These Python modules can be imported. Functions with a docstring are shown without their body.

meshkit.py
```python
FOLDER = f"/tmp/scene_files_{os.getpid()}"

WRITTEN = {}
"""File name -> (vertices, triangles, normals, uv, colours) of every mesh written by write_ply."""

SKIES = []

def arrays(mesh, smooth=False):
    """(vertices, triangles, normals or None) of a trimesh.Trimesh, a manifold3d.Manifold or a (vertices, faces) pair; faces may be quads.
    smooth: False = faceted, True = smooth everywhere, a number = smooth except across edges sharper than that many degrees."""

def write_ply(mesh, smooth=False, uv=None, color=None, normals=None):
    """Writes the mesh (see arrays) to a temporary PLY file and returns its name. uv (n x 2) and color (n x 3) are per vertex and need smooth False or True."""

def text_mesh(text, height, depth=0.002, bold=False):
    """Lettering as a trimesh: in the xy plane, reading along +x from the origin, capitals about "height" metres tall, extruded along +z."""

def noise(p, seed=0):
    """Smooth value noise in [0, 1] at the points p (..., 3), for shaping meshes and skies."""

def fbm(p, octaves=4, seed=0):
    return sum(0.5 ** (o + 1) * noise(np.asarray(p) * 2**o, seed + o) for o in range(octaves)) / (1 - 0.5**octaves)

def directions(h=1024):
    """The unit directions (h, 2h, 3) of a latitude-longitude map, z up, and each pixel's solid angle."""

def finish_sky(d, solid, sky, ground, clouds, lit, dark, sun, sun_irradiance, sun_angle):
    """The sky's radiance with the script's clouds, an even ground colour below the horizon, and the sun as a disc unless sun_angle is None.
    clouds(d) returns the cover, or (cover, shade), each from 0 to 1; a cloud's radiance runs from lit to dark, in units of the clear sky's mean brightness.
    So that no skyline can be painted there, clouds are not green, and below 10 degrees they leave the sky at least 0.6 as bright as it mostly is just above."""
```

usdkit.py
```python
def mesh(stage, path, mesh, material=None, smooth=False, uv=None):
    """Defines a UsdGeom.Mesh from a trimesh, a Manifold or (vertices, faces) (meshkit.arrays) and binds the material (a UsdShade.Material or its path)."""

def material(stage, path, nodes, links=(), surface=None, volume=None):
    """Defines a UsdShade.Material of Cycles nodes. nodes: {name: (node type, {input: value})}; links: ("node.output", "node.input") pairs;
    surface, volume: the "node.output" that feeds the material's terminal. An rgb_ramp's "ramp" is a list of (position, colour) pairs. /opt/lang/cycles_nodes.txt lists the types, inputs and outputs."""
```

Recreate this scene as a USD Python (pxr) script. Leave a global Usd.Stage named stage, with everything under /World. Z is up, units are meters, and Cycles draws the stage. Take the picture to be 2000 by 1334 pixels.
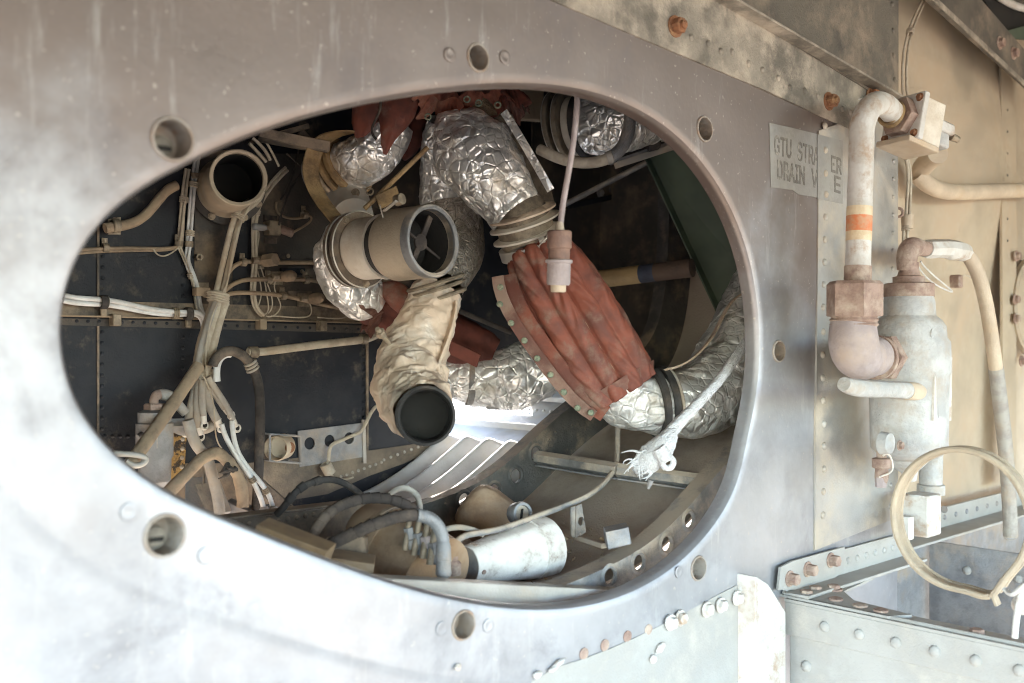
import math, random
import numpy as np, trimesh, usdkit, meshkit, manifold3d
from shapely.geometry import Polygon, Point
from scipy.interpolate import splprep, splev, CubicSpline, PchipInterpolator
from scipy.spatial import cKDTree
from pxr import Usd, UsdGeom, UsdLux, UsdShade, Sdf, Gf

stage = Usd.Stage.CreateInMemory()
UsdGeom.SetStageUpAxis(stage, 'Z'); UsdGeom.SetStageMetersPerUnit(stage, 1.0)
UsdGeom.Xform.Define(stage, '/World'); UsdGeom.Scope.Define(stage, '/World/Looks')

# ------------------------------------------------------------------ camera, sky, sun, exposure
EXPOSURE = 3.2
SUN_AZ, SUN_EL = math.radians(-2), math.radians(27)     # azimuth from +y towards +x
CAM = np.array([0., 0., 1.4])
cam = UsdGeom.Camera.Define(stage, '/World/camera')
cam.CreateHorizontalApertureAttr(36.0); cam.CreateVerticalApertureAttr(36.0 * 683 / 1024)
cam.CreateFocalLengthAttr(36.0); cam.CreateClippingRangeAttr(Gf.Vec2f(0.02, 5000))
cam.CreateFStopAttr(4.0); cam.CreateFocusDistanceAttr(1.72); cam.CreateExposureAttr(EXPOSURE)
cx = UsdGeom.Xformable(cam); cx.AddTranslateOp().Set(Gf.Vec3d(*CAM)); cx.AddRotateXOp().Set(90.0)

dome = UsdLux.DomeLight.Define(stage, '/World/sky')
sky = usdkit.material(stage, '/World/Looks/sky_air', {
    'sky': ('sky_texture', {'sky_type': 'single_scattering', 'sun_disc': False, 'sun_elevation': SUN_EL, 'sun_rotation': SUN_AZ, 'altitude': 300.0, 'aerosol_density': 1.0}),
    'bg': ('background_shader', {'strength': 0.15})}, [('sky.color', 'bg.color')], surface='bg.background')
UsdShade.MaterialBindingAPI.Apply(dome.GetPrim()).Bind(sky)
dome.GetPrim().SetCustomDataByKey('label', 'clear pale daylight sky behind the viewer'); dome.GetPrim().SetCustomDataByKey('category', 'sky'); dome.GetPrim().SetCustomDataByKey('kind', 'structure')
sun = UsdLux.DistantLight.Define(stage, '/World/sun')
sun.CreateNormalizeAttr(True); sun.CreateIntensityAttr(1.2); sun.CreateAngleAttr(0.53); sun.CreateColorAttr(Gf.Vec3f(1.0, .94, .85))
sx = UsdGeom.Xformable(sun); sx.AddRotateZOp().Set(-math.degrees(SUN_AZ)); sx.AddRotateXOp().Set(math.degrees(math.pi / 2 + SUN_EL) - 180.0 + 0.0)

# ------------------------------------------------------------------ coordinates. s runs along the skin panel, n is depth behind it, z up
TH = math.radians(43.0); CT, ST = math.cos(TH), math.sin(TH)
ES, EN, EZ = np.array([CT, ST, 0.]), np.array([-ST, CT, 0.]), np.array([0, 0, 1.])
def P(x, y, Y): return CAM + np.array([(x - 1000) / 2000 * Y, Y, -(y - 667) / 2000 * Y])      # a point Y metres ahead
def N(x, y, n): return P(x, y, n / (CT - (x - 1000) / 2000 * ST))                            # a point on the plane at depth n
def W(s, n, z): return CAM + s * ES + n * EN + z * EZ
def SZ(p): d = np.asarray(p) - CAM; return d @ ES, d @ EZ
def unit(v): v = np.asarray(v, float); return v / np.linalg.norm(v)

# ------------------------------------------------------------------ scene writing
USED = {}
def numbered(parent, name):
    k = USED.get((parent, name), 0); USED[(parent, name)] = k + 1
    return f'{parent}/{name}' + (f'_{k:03d}' if k else '')
def keys(prim, **kw):
    for k, v in kw.items():
        if v: prim.SetCustomDataByKey(k, v)
class Thing:
    def __init__(self, name, label, cat, loc=None, group=None, kind=None):
        self.path = numbered('/World', name); self.loc = np.zeros(3) if loc is None else np.asarray(loc, float)
        x = UsdGeom.Xform.Define(stage, self.path); x.AddTranslateOp().Set(Gf.Vec3d(*self.loc)); self.prim = x.GetPrim()
        keys(self.prim, label=label, category=cat, group=group, kind=kind)
    def part(self, name, m, mat, label=None, parent=None, smooth=40, kind=None):
        path = numbered(parent or self.path, name)
        v, f = VF(m)
        usdkit.mesh(stage, path, (v - self.loc, f), MAT[mat], smooth=smooth)
        pr = stage.GetPrimAtPath(path)
        keys(pr, label=label, kind=kind)
        return path
def single(name, m, mat, label, cat, kind=None, smooth=40, group=None):
    path = numbered('/World', name)
    usdkit.mesh(stage, path, VF(m), MAT[mat], smooth=smooth)
    keys(stage.GetPrimAtPath(path), label=label, category=cat, kind=kind, group=group); return path
def VF(m):
    if isinstance(m, list): return cat(*m)
    if hasattr(m, 'to_mesh'): q = m.to_mesh(); return np.array(q.vert_properties[:, :3], float), np.array(q.tri_verts)
    if isinstance(m, trimesh.Trimesh): return np.array(m.vertices), np.array(m.faces)
    v, f = np.asarray(m[0], float), np.asarray(m[1])
    if f.shape[1] == 4: f = np.vstack([f[:, [0, 1, 2]], f[:, [0, 2, 3]]])
    return v, f
def cat(*ms):
    vs, fs, o = [], [], 0
    for m in ms:
        v, f = VF(m); vs.append(v); fs.append(f + o); o += len(v)
    return np.vstack(vs), np.vstack(fs)

# ------------------------------------------------------------------ shapes
def spline(pts, m):
    p = np.asarray(pts, float)
    if len(p) == 2: return p[0] + np.linspace(0, 1, m)[:, None] * (p[1] - p[0])
    t = np.r_[0, np.cumsum(np.sqrt(np.linalg.norm(np.diff(p, axis=0), axis=1)))]
    return CubicSpline(t, p)(np.linspace(0, t[-1], m))
def frames(c, up=None):
    t = np.gradient(c, axis=0); t /= np.linalg.norm(t, axis=1, keepdims=True) + 1e-12
    a = np.array(up if up is not None else ([0, 0, 1.] if abs(t[0, 2]) < .9 else [1., 0, 0])); A = []
    for k in range(len(c)):
        a = a - (a @ t[k]) * t[k]; a /= np.linalg.norm(a) + 1e-12; A.append(a)
    A = np.array(A); return t, A, np.cross(t, A)
def grid_faces(m, k, closed=True):
    i, j = np.meshgrid(np.arange(m - 1), np.arange(k if closed else k - 1), indexing='ij'); j2 = (j + 1) % k
    return np.stack([i * k + j, i * k + j2, (i + 1) * k + j2, (i + 1) * k + j], -1).reshape(-1, 4)
def tri(q): return np.vstack([q[:, [0, 1, 2]], q[:, [0, 2, 3]]])
def tube(pts, r, sides=10, m=None, caps=True, up=None, prof=None):
    """A bent round bar. r: a radius or radii at the control points; prof(i, phi) multiplies it."""
    m = m or (2 if len(pts) == 2 else 8 * len(pts)); c = spline(pts, m)
    rr = np.asarray(r, float) * np.ones(1) if np.ndim(r) == 0 else PchipInterpolator(np.linspace(0, 1, len(r)), r)(np.linspace(0, 1, m))
    rr = np.broadcast_to(rr, (m,)); t, A, B = frames(c, up); ph = np.arange(sides) * 2 * np.pi / sides
    R = rr[:, None] * (np.ones((m, sides)) if prof is None else prof(np.linspace(0, 1, m)[:, None], ph[None]))
    v = c[:, None] + R[..., None] * (np.cos(ph)[None, :, None] * A[:, None] + np.sin(ph)[None, :, None] * B[:, None])
    v, f = v.reshape(-1, 3), tri(grid_faces(m, sides))
    if caps:
        o = len(v); v = np.vstack([v, c[0], c[-1]]); j = np.arange(sides); j2 = (j + 1) % sides; e = (m - 1) * sides
        f = np.vstack([f, np.stack([j2, j, np.full(sides, o)], 1), np.stack([e + j, e + j2, np.full(sides, o + 1)], 1)])
    return v, f
def lathe(prof, origin, axis, sides=32, loop=False, up=None):
    """prof: (t along axis, radius). loop closes the profile into a ring; else its ends are capped at the axis."""
    axis = unit(axis); a = np.array(up if up is not None else ([0, 0, 1.] if abs(axis[2]) < .9 else [1., 0, 0])); a = unit(a - (a @ axis) * axis); b = np.cross(axis, a)
    pr = list(prof) + ([prof[0]] if loop else []); ph = np.arange(sides) * 2 * np.pi / sides + np.pi / sides
    d = np.cos(ph)[:, None] * a + np.sin(ph)[:, None] * b
    v = np.array([np.asarray(origin) + t * axis + max(r, 1e-5) * d for t, r in pr]).reshape(-1, 3)
    f = tri(grid_faces(len(pr), sides))
    if loop: f = np.where(f >= (len(pr) - 1) * sides, f - (len(pr) - 1) * sides, f); v = v[:(len(pr) - 1) * sides]
    elif True:
        o = len(v); j = np.arange(sides); j2 = (j + 1) % sides; e = (len(pr) - 1) * sides
        v = np.vstack([v, np.asarray(origin) + pr[0][0] * axis, np.asarray(origin) + pr[-1][0] * axis])
        f = np.vstack([f, np.stack([j2, j, np.full(sides, o)], 1), np.stack([e + j, e + j2, np.full(sides, o + 1)], 1)])
    return v, f
def ringm(origin, axis, r0, r1, w, sides=40, b=.0012):
    return lathe([(-w / 2, r0), (-w / 2, r1 - b), (-w / 2 + b, r1), (w / 2 - b, r1), (w / 2, r1 - b), (w / 2, r0)], origin, axis, sides, loop=True)
def torus(origin, axis, R, r, sides=40, k=8):
    return lathe([(r * math.cos(a), R + r * math.sin(a)) for a in np.arange(k) * 2 * np.pi / k], origin, axis, sides, loop=True)
def hexa(origin, axis, r, h, sides=6, b=.12, up=None):
    return lathe([(0, r * .97), (0 + b * r * .3, r), (h - b * r, r), (h, r * (1 - b))], origin, axis, sides, up=up)
def rivet(p, axis, r): return lathe([(-.1 * r, r), (.25 * r, .92 * r), (.5 * r, .6 * r), (.6 * r, .2 * r)], p, axis, 9)
def bolt(p, axis, r, h=None, washer=True):
    h = h or r * .8; m = [hexa(np.asarray(p) + unit(axis) * r * .2, axis, r, h)]
    if washer: m.append(lathe([(-.1 * r, r * 1.35), (.18 * r, r * 1.35), (.22 * r, r * 1.28)], p, axis, 16))
    return cat(*m)
def cbox(c, ex, ey, ez, b=.0015):
    """A box by its half axes with chamfered edges."""
    c, E = np.asarray(c, float), [np.asarray(e, float) for e in (ex, ey, ez)]; L = [np.linalg.norm(e) for e in E]; b = min(b, .45 * min(L)); pts = []
    for sx_ in (-1, 1):
        for sy_ in (-1, 1):
            for sz_ in (-1, 1):
                for k in range(3):
                    q = [1 - b / L[i] if i != k else 1 for i in range(3)]
                    pts.append(c + sx_ * q[0] * E[0] + sy_ * q[1] * E[1] + sz_ * q[2] * E[2])
    h = trimesh.convex.convex_hull(np.array(pts)); return np.array(h.vertices), np.array(h.faces)
def bar(p, q, w, h, up=(0, 0, 1), b=.001):
    p, q = np.asarray(p, float), np.asarray(q, float); t = unit(q - p); u = np.asarray(up, float); u = unit(u - (u @ t) * t)
    return cbox((p + q) / 2, (q - p) / 2, np.cross(t, u) * w / 2, u * h / 2, b)
def slab(poly, n0, n1, holes=()):
    """A plate parallel to the panel: poly of (s, z)."""
    m = trimesh.creation.extrude_polygon(Polygon(poly, holes), n1 - n0, engine='earcut')
    v = np.array(m.vertices); return CAM + v[:, :1] * ES + v[:, 1:2] * EZ + (n0 + v[:, 2:]) * EN, np.array(m.faces)
def pslab(px, n0, n1, ref=None, holes=()):
    """The same, its outline given where it is seen on the plane at n0 (or ref)."""
    r = n0 if ref is None else ref
    return slab([SZ(N(x, y, r)) for x, y in px], n0, n1, holes)
def disc_hole(x, y, n, r, k=20):
    s, z = SZ(N(x, y, n)); return [(s + r * math.cos(a), z + r * math.sin(a)) for a in np.arange(k) * 2 * np.pi / k]
def strap(pts, w, th, wdir, m=40):
    """A flat strip following pts, its width along wdir."""
    c = spline(pts, m); t = np.gradient(c, axis=0); t /= np.linalg.norm(t, axis=1, keepdims=True); wd = np.asarray(wdir, float)
    a = wd - (t @ wd)[:, None] * t; a /= np.linalg.norm(a, axis=1, keepdims=True); b = np.cross(t, a)
    v = np.stack([c + a * w / 2 + b * th / 2, c + a * w / 2 - b * th / 2, c - a * w / 2 - b * th / 2, c - a * w / 2 + b * th / 2], 1).reshape(-1, 3)
    f = tri(grid_faces(m, 4)); e = (m - 1) * 4
    return v, np.vstack([f, [[0, 2, 1], [0, 3, 2], [e, e + 1, e + 2], [e, e + 2, e + 3]]])
def normals(v, f):
    n = np.zeros_like(v); fn = np.cross(v[f[:, 1]] - v[f[:, 0]], v[f[:, 2]] - v[f[:, 0]])
    for k in range(3): np.add.at(n, f[:, k], fn)
    return n / (np.linalg.norm(n, axis=1, keepdims=True) + 1e-15)
def crease(p, size, seed):
    r = np.random.default_rng(seed); lo, hi = p.min(0) - size, p.max(0) + size
    k = int(np.prod((hi - lo) / size) * 1.2) + 8; q = r.uniform(lo, hi, (k, 3)); h = r.uniform(-1, 1, k)
    d, i = cKDTree(q).query(p, k=2); e = np.clip((d[:, 1] - d[:, 0]) / size, 0, 1); return e * h[i[:, 0]]
def crumple(m, amp, size, seed=0, soft=.5):
    v, f = VF(m); n = normals(v, f); q = v + size * .35 * np.stack([meshkit.fbm(v / size + 7 * k, 2, seed + k) - .5 for k in range(3)], 1)
    h = crease(q, size, seed) + .5 * crease(q, size * .42, seed + 1) + soft * 2 * (meshkit.fbm(v / size / 1.3, 3, seed + 5) - .5)
    return v + n * (amp * h)[:, None], f
def lump(m, amp, size, seed=0):
    v, f = VF(m); return v + normals(v, f) * (amp * 2 * (meshkit.fbm(v / size, 3, seed) - .5))[:, None], f

# ------------------------------------------------------------------ materials
MAT = {}
def M(name, c1, c2=None, sc=30, rough=.5, metal=0., bump=.15, bsc=260, dust=None, da=.35, dsc=9, r=(.38, .62), detail=6, spec=.5, up=0., rough2=None, thin=0.):
    c2 = c2 or tuple(x * .8 for x in c1)
    n = {'g': ('geometry', {}), 'n1': ('noise_texture', {'scale': float(sc), 'detail': float(detail), 'roughness': .62}),
         'm1': ('map_range', {'range_type': 'smoothstep', 'from_min': r[0], 'from_max': r[1], 'clamp': True}),
         'c': ('mix_color', {'a': c1, 'b': c2}),
         'n3': ('noise_texture', {'scale': float(bsc), 'detail': 5.0, 'roughness': .6}),
         'b': ('bump', {'strength': 1.0, 'distance': .0012 * bump / .15}),
         'p': ('principled_bsdf', {'metallic': float(metal), 'roughness': float(rough), 'specular_ior_level': float(spec)})}
    L = [('g.position', 'n1.vector'), ('g.position', 'n3.vector'), ('n1.fac', 'm1.value'), ('m1.result', 'c.fac'), ('n3.fac', 'b.height'), ('b.normal', 'p.normal')]
    out = 'c.result'
    if dust:
        n.update({'n2': ('noise_texture', {'scale': float(dsc), 'detail': 9.0, 'roughness': .68}),
                  'sx': ('separate_xyz', {}), 'mu': ('math', {'math_type': 'multiply_add', 'value2': float(up)}),
                  'm2': ('map_range', {'range_type': 'smoothstep', 'from_min': .62 - da * .5, 'from_max': .8 - da * .35, 'clamp': True, 'to_max': .95}),
                  'd': ('mix_color', {'b': dust}),
                  'rm': ('map_range', {'from_min': 0., 'from_max': 1., 'to_min': float(rough), 'to_max': max(.85, rough)}),
                  'mm': ('map_range', {'from_min': 0., 'from_max': 1., 'to_min': float(metal), 'to_max': 0.})})
        L += [('g.position', 'n2.vector'), ('g.normal', 'sx.vector'), ('sx.z', 'mu.value1'), ('n2.fac', 'mu.value3'), ('mu.value', 'm2.value'), ('m2.result', 'd.fac'), (out, 'd.a'),
              ('m2.result', 'rm.value'), ('rm.result', 'p.roughness'), ('m2.result', 'mm.value'), ('mm.result', 'p.metallic')]
        out = 'd.result'
    L.append((out, 'p.base_color'))
    MAT[name] = usdkit.material(stage, '/World/Looks/' + name, n, L, surface='p.BSDF')
def FOIL(name, col, dust, da, rough=.24, big=60, dsc=10, metal=.85, k1=.75, k2=.55, bd=.003):
    n = {'g': ('geometry', {}), 'w': ('noise_texture', {'scale': big * .5, 'detail': 3.0}), 'ad': ('vector_math', {'math_type': 'multiply_add', 'vector2': (.022, .022, .022)}),
         'v1': ('voronoi_texture', {'scale': float(big), 'feature': 'f1'}), 'v2': ('voronoi_texture', {'scale': big * 2.7, 'feature': 'f1'}), 'nf': ('noise_texture', {'scale': big * 3., 'detail': 5.0}),
         'a1': ('vector_math', {'math_type': 'multiply_add', 'vector2': (k1, k1, k1), 'vector3': (-k1 / 2,) * 3}), 'a2': ('vector_math', {'math_type': 'multiply_add', 'vector2': (k2, k2, k2), 'vector3': (-k2 / 2,) * 3}),
         'e1': ('voronoi_texture', {'scale': big * .8, 'feature': 'distance_to_edge'}), 'e2': ('voronoi_texture', {'scale': big * 2.2, 'feature': 'distance_to_edge'}), 'h1': ('map_range', {'range_type': 'smoothstep', 'from_max': .16, 'clamp': True}), 'h2': ('map_range', {'range_type': 'smoothstep', 'from_max': .14, 'clamp': True, 'to_max': .45}), 'hs': ('math', {'math_type': 'add'}), 'hn': ('math', {'math_type': 'multiply_add', 'value2': .5}), 's1': ('vector_math', {'math_type': 'add'}), 's2': ('vector_math', {'math_type': 'add'}), 'nn': ('vector_math', {'math_type': 'normalize'}), 'b': ('bump', {'strength': 1.0, 'distance': bd}),
         'n2': ('noise_texture', {'scale': float(dsc), 'detail': 9.0, 'roughness': .7}), 'm2': ('map_range', {'range_type': 'smoothstep', 'from_min': .62 - da * .5, 'from_max': .78 - da * .35, 'clamp': True}),
         'c': ('mix_color', {'a': col, 'b': dust}), 'rm': ('map_range', {'to_min': rough, 'to_max': .75}), 'mm': ('map_range', {'to_min': metal, 'to_max': .05}), 'p': ('principled_bsdf', {})}
    L = [('g.position', 'w.vector'), ('w.color', 'ad.vector1'), ('g.position', 'ad.vector3'), ('ad.vector', 'v1.vector'), ('ad.vector', 'v2.vector'), ('g.position', 'nf.vector'),
         ('v1.color', 'a1.vector1'), ('v2.color', 'a2.vector1'), ('a1.vector', 's1.vector1'), ('a2.vector', 's1.vector2'), ('s1.vector', 's2.vector1'), ('ad.vector', 'e1.vector'), ('ad.vector', 'e2.vector'), ('e1.distance', 'h1.value'), ('e2.distance', 'h2.value'), ('h1.result', 'hs.value1'), ('h2.result', 'hs.value2'), ('nf.fac', 'hn.value1'), ('hs.value', 'hn.value3'), ('hn.value', 'b.height'), ('b.normal', 's2.vector2'), ('s2.vector', 'nn.vector1'), ('nn.vector', 'p.normal'),
         ('g.position', 'n2.vector'), ('n2.fac', 'm2.value'), ('m2.result', 'c.fac'), ('c.result', 'p.base_color'), ('m2.result', 'rm.value'), ('rm.result', 'p.roughness'), ('m2.result', 'mm.value'), ('mm.result', 'p.metallic')]
    MAT[name] = usdkit.material(stage, '/World/Looks/' + name, n, L, surface='p.BSDF')
SAND = (.50, .37, .25); TAN = (.42, .31, .2)
M('ground_sand', (.40, .325, .25), (.31, .25, .19), sc=1.2, rough=.95, bump=.6, bsc=40)
def skin_material():
    # weathered bare alloy: blue grey sheet, fine vertical scuffs, brown heat stain above the opening that also paints in the shaded top
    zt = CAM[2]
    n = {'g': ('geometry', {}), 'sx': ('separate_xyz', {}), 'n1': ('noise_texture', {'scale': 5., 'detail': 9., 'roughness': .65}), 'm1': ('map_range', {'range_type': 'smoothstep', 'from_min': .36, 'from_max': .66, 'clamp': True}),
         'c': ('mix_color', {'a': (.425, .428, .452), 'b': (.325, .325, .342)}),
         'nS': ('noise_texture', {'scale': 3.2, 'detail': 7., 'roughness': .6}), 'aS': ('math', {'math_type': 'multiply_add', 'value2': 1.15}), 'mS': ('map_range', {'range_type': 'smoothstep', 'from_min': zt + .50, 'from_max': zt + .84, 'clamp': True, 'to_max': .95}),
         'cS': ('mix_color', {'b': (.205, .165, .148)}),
         'mp': ('mapping', {'scale': (40., 40., 5.), 'rotation': (0., 0., -.75)}), 'nV': ('noise_texture', {'scale': 1., 'detail': 6., 'roughness': .7}), 'mV': ('map_range', {'range_type': 'smoothstep', 'from_min': .56, 'from_max': .74, 'clamp': True, 'to_max': .4}), 'cV': ('mix_color', {'b': (.56, .55, .54)}),
         'nD': ('noise_texture', {'scale': 4.6, 'detail': 12., 'roughness': .7, 'distortion': .4}), 'mD': ('map_range', {'range_type': 'smoothstep', 'from_min': .5, 'from_max': .74, 'clamp': True, 'to_max': .72}), 'cD': ('mix_color', {'b': (.15, .135, .14)}),
         'nP': ('noise_texture', {'scale': 150., 'detail': 4.}), 'mP': ('map_range', {'from_min': .66, 'from_max': .74, 'clamp': True, 'to_max': .5}), 'cP': ('mix_color', {'b': (.55, .5, .45)}),
         'rm': ('map_range', {'from_min': .3, 'from_max': .75, 'to_min': .36, 'to_max': .58}), 'mm': ('map_range', {'to_min': .8, 'to_max': .3}), 'b': ('bump', {'strength': 1., 'distance': .00022}), 'nB': ('noise_texture', {'scale': 120., 'detail': 6.}), 'p': ('principled_bsdf', {})}
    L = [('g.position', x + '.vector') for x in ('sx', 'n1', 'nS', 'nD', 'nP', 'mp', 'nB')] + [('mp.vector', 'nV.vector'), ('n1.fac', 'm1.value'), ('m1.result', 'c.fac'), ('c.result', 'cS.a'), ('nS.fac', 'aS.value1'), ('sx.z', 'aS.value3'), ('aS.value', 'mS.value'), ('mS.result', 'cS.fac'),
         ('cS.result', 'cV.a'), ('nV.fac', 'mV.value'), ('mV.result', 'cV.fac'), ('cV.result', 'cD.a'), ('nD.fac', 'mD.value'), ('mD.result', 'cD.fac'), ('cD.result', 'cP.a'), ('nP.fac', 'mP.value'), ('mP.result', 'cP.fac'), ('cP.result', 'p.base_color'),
         ('nD.fac', 'rm.value'), ('rm.result', 'p.roughness'), ('mD.result', 'mm.value'), ('mm.result', 'p.metallic'), ('nB.fac', 'b.height'), ('b.normal', 'p.normal')]
    MAT['skin_metal'] = usdkit.material(stage, '/World/Looks/skin_metal', n, L, surface='p.BSDF')
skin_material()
M('skin_edge', (.58, .55, .5), (.42, .4, .37), sc=20, rough=.38, metal=.5, bump=.05, dust=(.5, .45, .38), da=.3)
M('cup_metal', (.36, .33, .3), (.27, .22, .18), sc=25, rough=.5, metal=.3, dust=(.36, .2, .11), da=.2, dsc=40)
M('plate_metal', (.41, .395, .38), (.30, .285, .27), sc=6, rough=.45, metal=.65, bump=.07, dust=(.44, .38, .31), da=.4, dsc=8, detail=9)
M('dark_plate', (.13, .115, .095), (.09, .08, .07), sc=8, rough=.6, metal=.2, dust=(.26, .21, .16), da=.3)
M('strip_metal', (.27, .24, .2), (.14, .125, .105), sc=12, rough=.6, metal=.2, bump=.2, dust=(.44, .38, .31), da=.4, dsc=14)
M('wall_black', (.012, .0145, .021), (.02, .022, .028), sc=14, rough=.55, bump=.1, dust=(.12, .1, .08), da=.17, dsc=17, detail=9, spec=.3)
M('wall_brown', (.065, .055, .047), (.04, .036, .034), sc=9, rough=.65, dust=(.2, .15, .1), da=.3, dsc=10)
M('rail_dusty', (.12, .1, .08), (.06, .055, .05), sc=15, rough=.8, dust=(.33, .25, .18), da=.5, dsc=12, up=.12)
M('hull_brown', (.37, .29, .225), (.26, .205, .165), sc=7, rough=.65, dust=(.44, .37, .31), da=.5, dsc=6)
M('frame_dark', (.05, .048, .047), (.085, .08, .075), sc=18, rough=.55, metal=.1, dust=(.26, .2, .15), da=.3, up=.15, dsc=12)
M('frame_grey', (.25, .245, .245), (.15, .148, .15), sc=22, rough=.55, metal=.25, dust=(.46, .38, .30), da=.42, up=.14, dsc=12)
M('frame_brown', (.105, .082, .065), (.07, .055, .045), sc=16, rough=.75, dust=(.27, .2, .14), da=.4, up=.12)
M('pale_alloy', (.44, .42, .39), (.35, .33, .3), sc=10, rough=.45, metal=.3, bump=.08, dust=(.42, .34, .26), da=.4)
M('door_alloy', (.58, .575, .58), (.48, .475, .48), sc=12, rough=.5, metal=.1, bump=.08, dust=(.54, .49, .42), da=.25)
M('grey_alloy', (.30, .30, .31), (.2, .2, .21), sc=20, rough=.5, metal=.4, dust=(.36, .3, .25), da=.32)
M('white_paint', (.60, .585, .56), (.5, .475, .44), sc=20, rough=.5, bump=.12, dust=(.40, .29, .21), da=.30, dsc=26)
M('cast_dark', (.27, .27, .275), (.2, .2, .205), sc=24, rough=.55, bump=.2, bsc=160, dust=(.32, .26, .2), da=.3)
M('red_lit', (.42, .15, .09), (.28, .09, .06), sc=30, rough=.75, bump=.15, bsc=600, dust=(.42, .27, .18), da=.3)  # lighter copy of the red cloth, painting in light the collars miss
M('skirt_bounce_brown', (.15, .118, .09), (.10, .082, .066), sc=8, rough=.75, dust=(.27, .21, .15), da=.35)  # warm bounced light painted into the dusty brown
M('cast_grey', (.48, .48, .475), (.37, .37, .37), sc=24, rough=.6, bump=.35, bsc=160, dust=(.40, .35, .30), da=.34, dsc=20)
M('greenish_white', (.37, .36, .34), (.30, .292, .275), sc=9, rough=.55, bump=.1, dust=(.43, .4, .36), da=.3)
M('rust_fitting', (.34, .235, .19), (.235, .15, .12), sc=35, rough=.62, bump=.25, dust=(.46, .37, .30), da=.36, dsc=30)
M('rust_bright', (.30, .135, .065), (.19, .08, .045), sc=60, rough=.85, bump=.5, dust=(.4, .24, .12), da=.3, dsc=60)
M('beige_pipe', (.55, .45, .34), (.46, .37, .28), sc=14, rough=.6, dust=(.5, .38, .26), da=.3)
M('bulkhead_tan', (.50, .42, .32), (.41, .34, .26), sc=5, rough=.42, metal=.3, bump=.05, dust=(.46, .36, .26), da=.38, dsc=6, detail=8)
M('cable_beige', (.30, .22, .15), (.2, .15, .105), sc=40, rough=.8, dust=(.36, .27, .18), da=.4)
M('cable_pale', (.50, .44, .35), (.38, .32, .25), sc=40, rough=.7, dust=(.4, .31, .22), da=.3)
M('cable_grey', (.36, .34, .31), (.27, .25, .23), sc=40, rough=.7, dust=(.38, .31, .24), da=.35)
M('wire_white', (.66, .66, .66), (.54, .53, .52), sc=40, rough=.5)
M('rubber_dark', (.035, .032, .031), (.055, .048, .045), sc=50, rough=.8, spec=.25, dust=(.2, .155, .12), da=.3)
M('hose_brown', (.055, .044, .04), (.036, .03, .028), sc=40, rough=.85, spec=.25, dust=(.15, .115, .09), da=.28)
M('clamp_metal', (.33, .27, .2), (.2, .16, .12), sc=60, rough=.5, metal=.5, dust=(.33, .25, .17), da=.3)
M('ochre_metal', (.33, .21, .095), (.17, .11, .06), sc=30, rough=.55, metal=.25, bump=.2, dust=(.42, .29, .15), da=.4, dsc=24)
M('beige_metal', (.46, .38, .285), (.35, .29, .22), sc=14, rough=.5, metal=.25, dust=(.42, .33, .24), da=.35)
M('cream_metal', (.72, .66, .57), (.60, .53, .44), sc=14, rough=.45, metal=.1, dust=(.5, .4, .3), da=.25)
M('black_rubber', (.022, .02, .02), (.035, .032, .03), sc=40, rough=.6, dust=(.15, .115, .09), da=.2)
M('void_black', (.012, .011, .01), (.016, .014, .012), sc=20, rough=.9)
M('flange_edge', (.7, .66, .6), (.55, .5, .44), sc=40, rough=.4, metal=.5)
M('red_fabric', (.25, .07, .042), (.15, .05, .036), sc=18, rough=.6, bump=.12, bsc=600, dust=(.25, .165, .125), da=.26, dsc=22)
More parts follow.
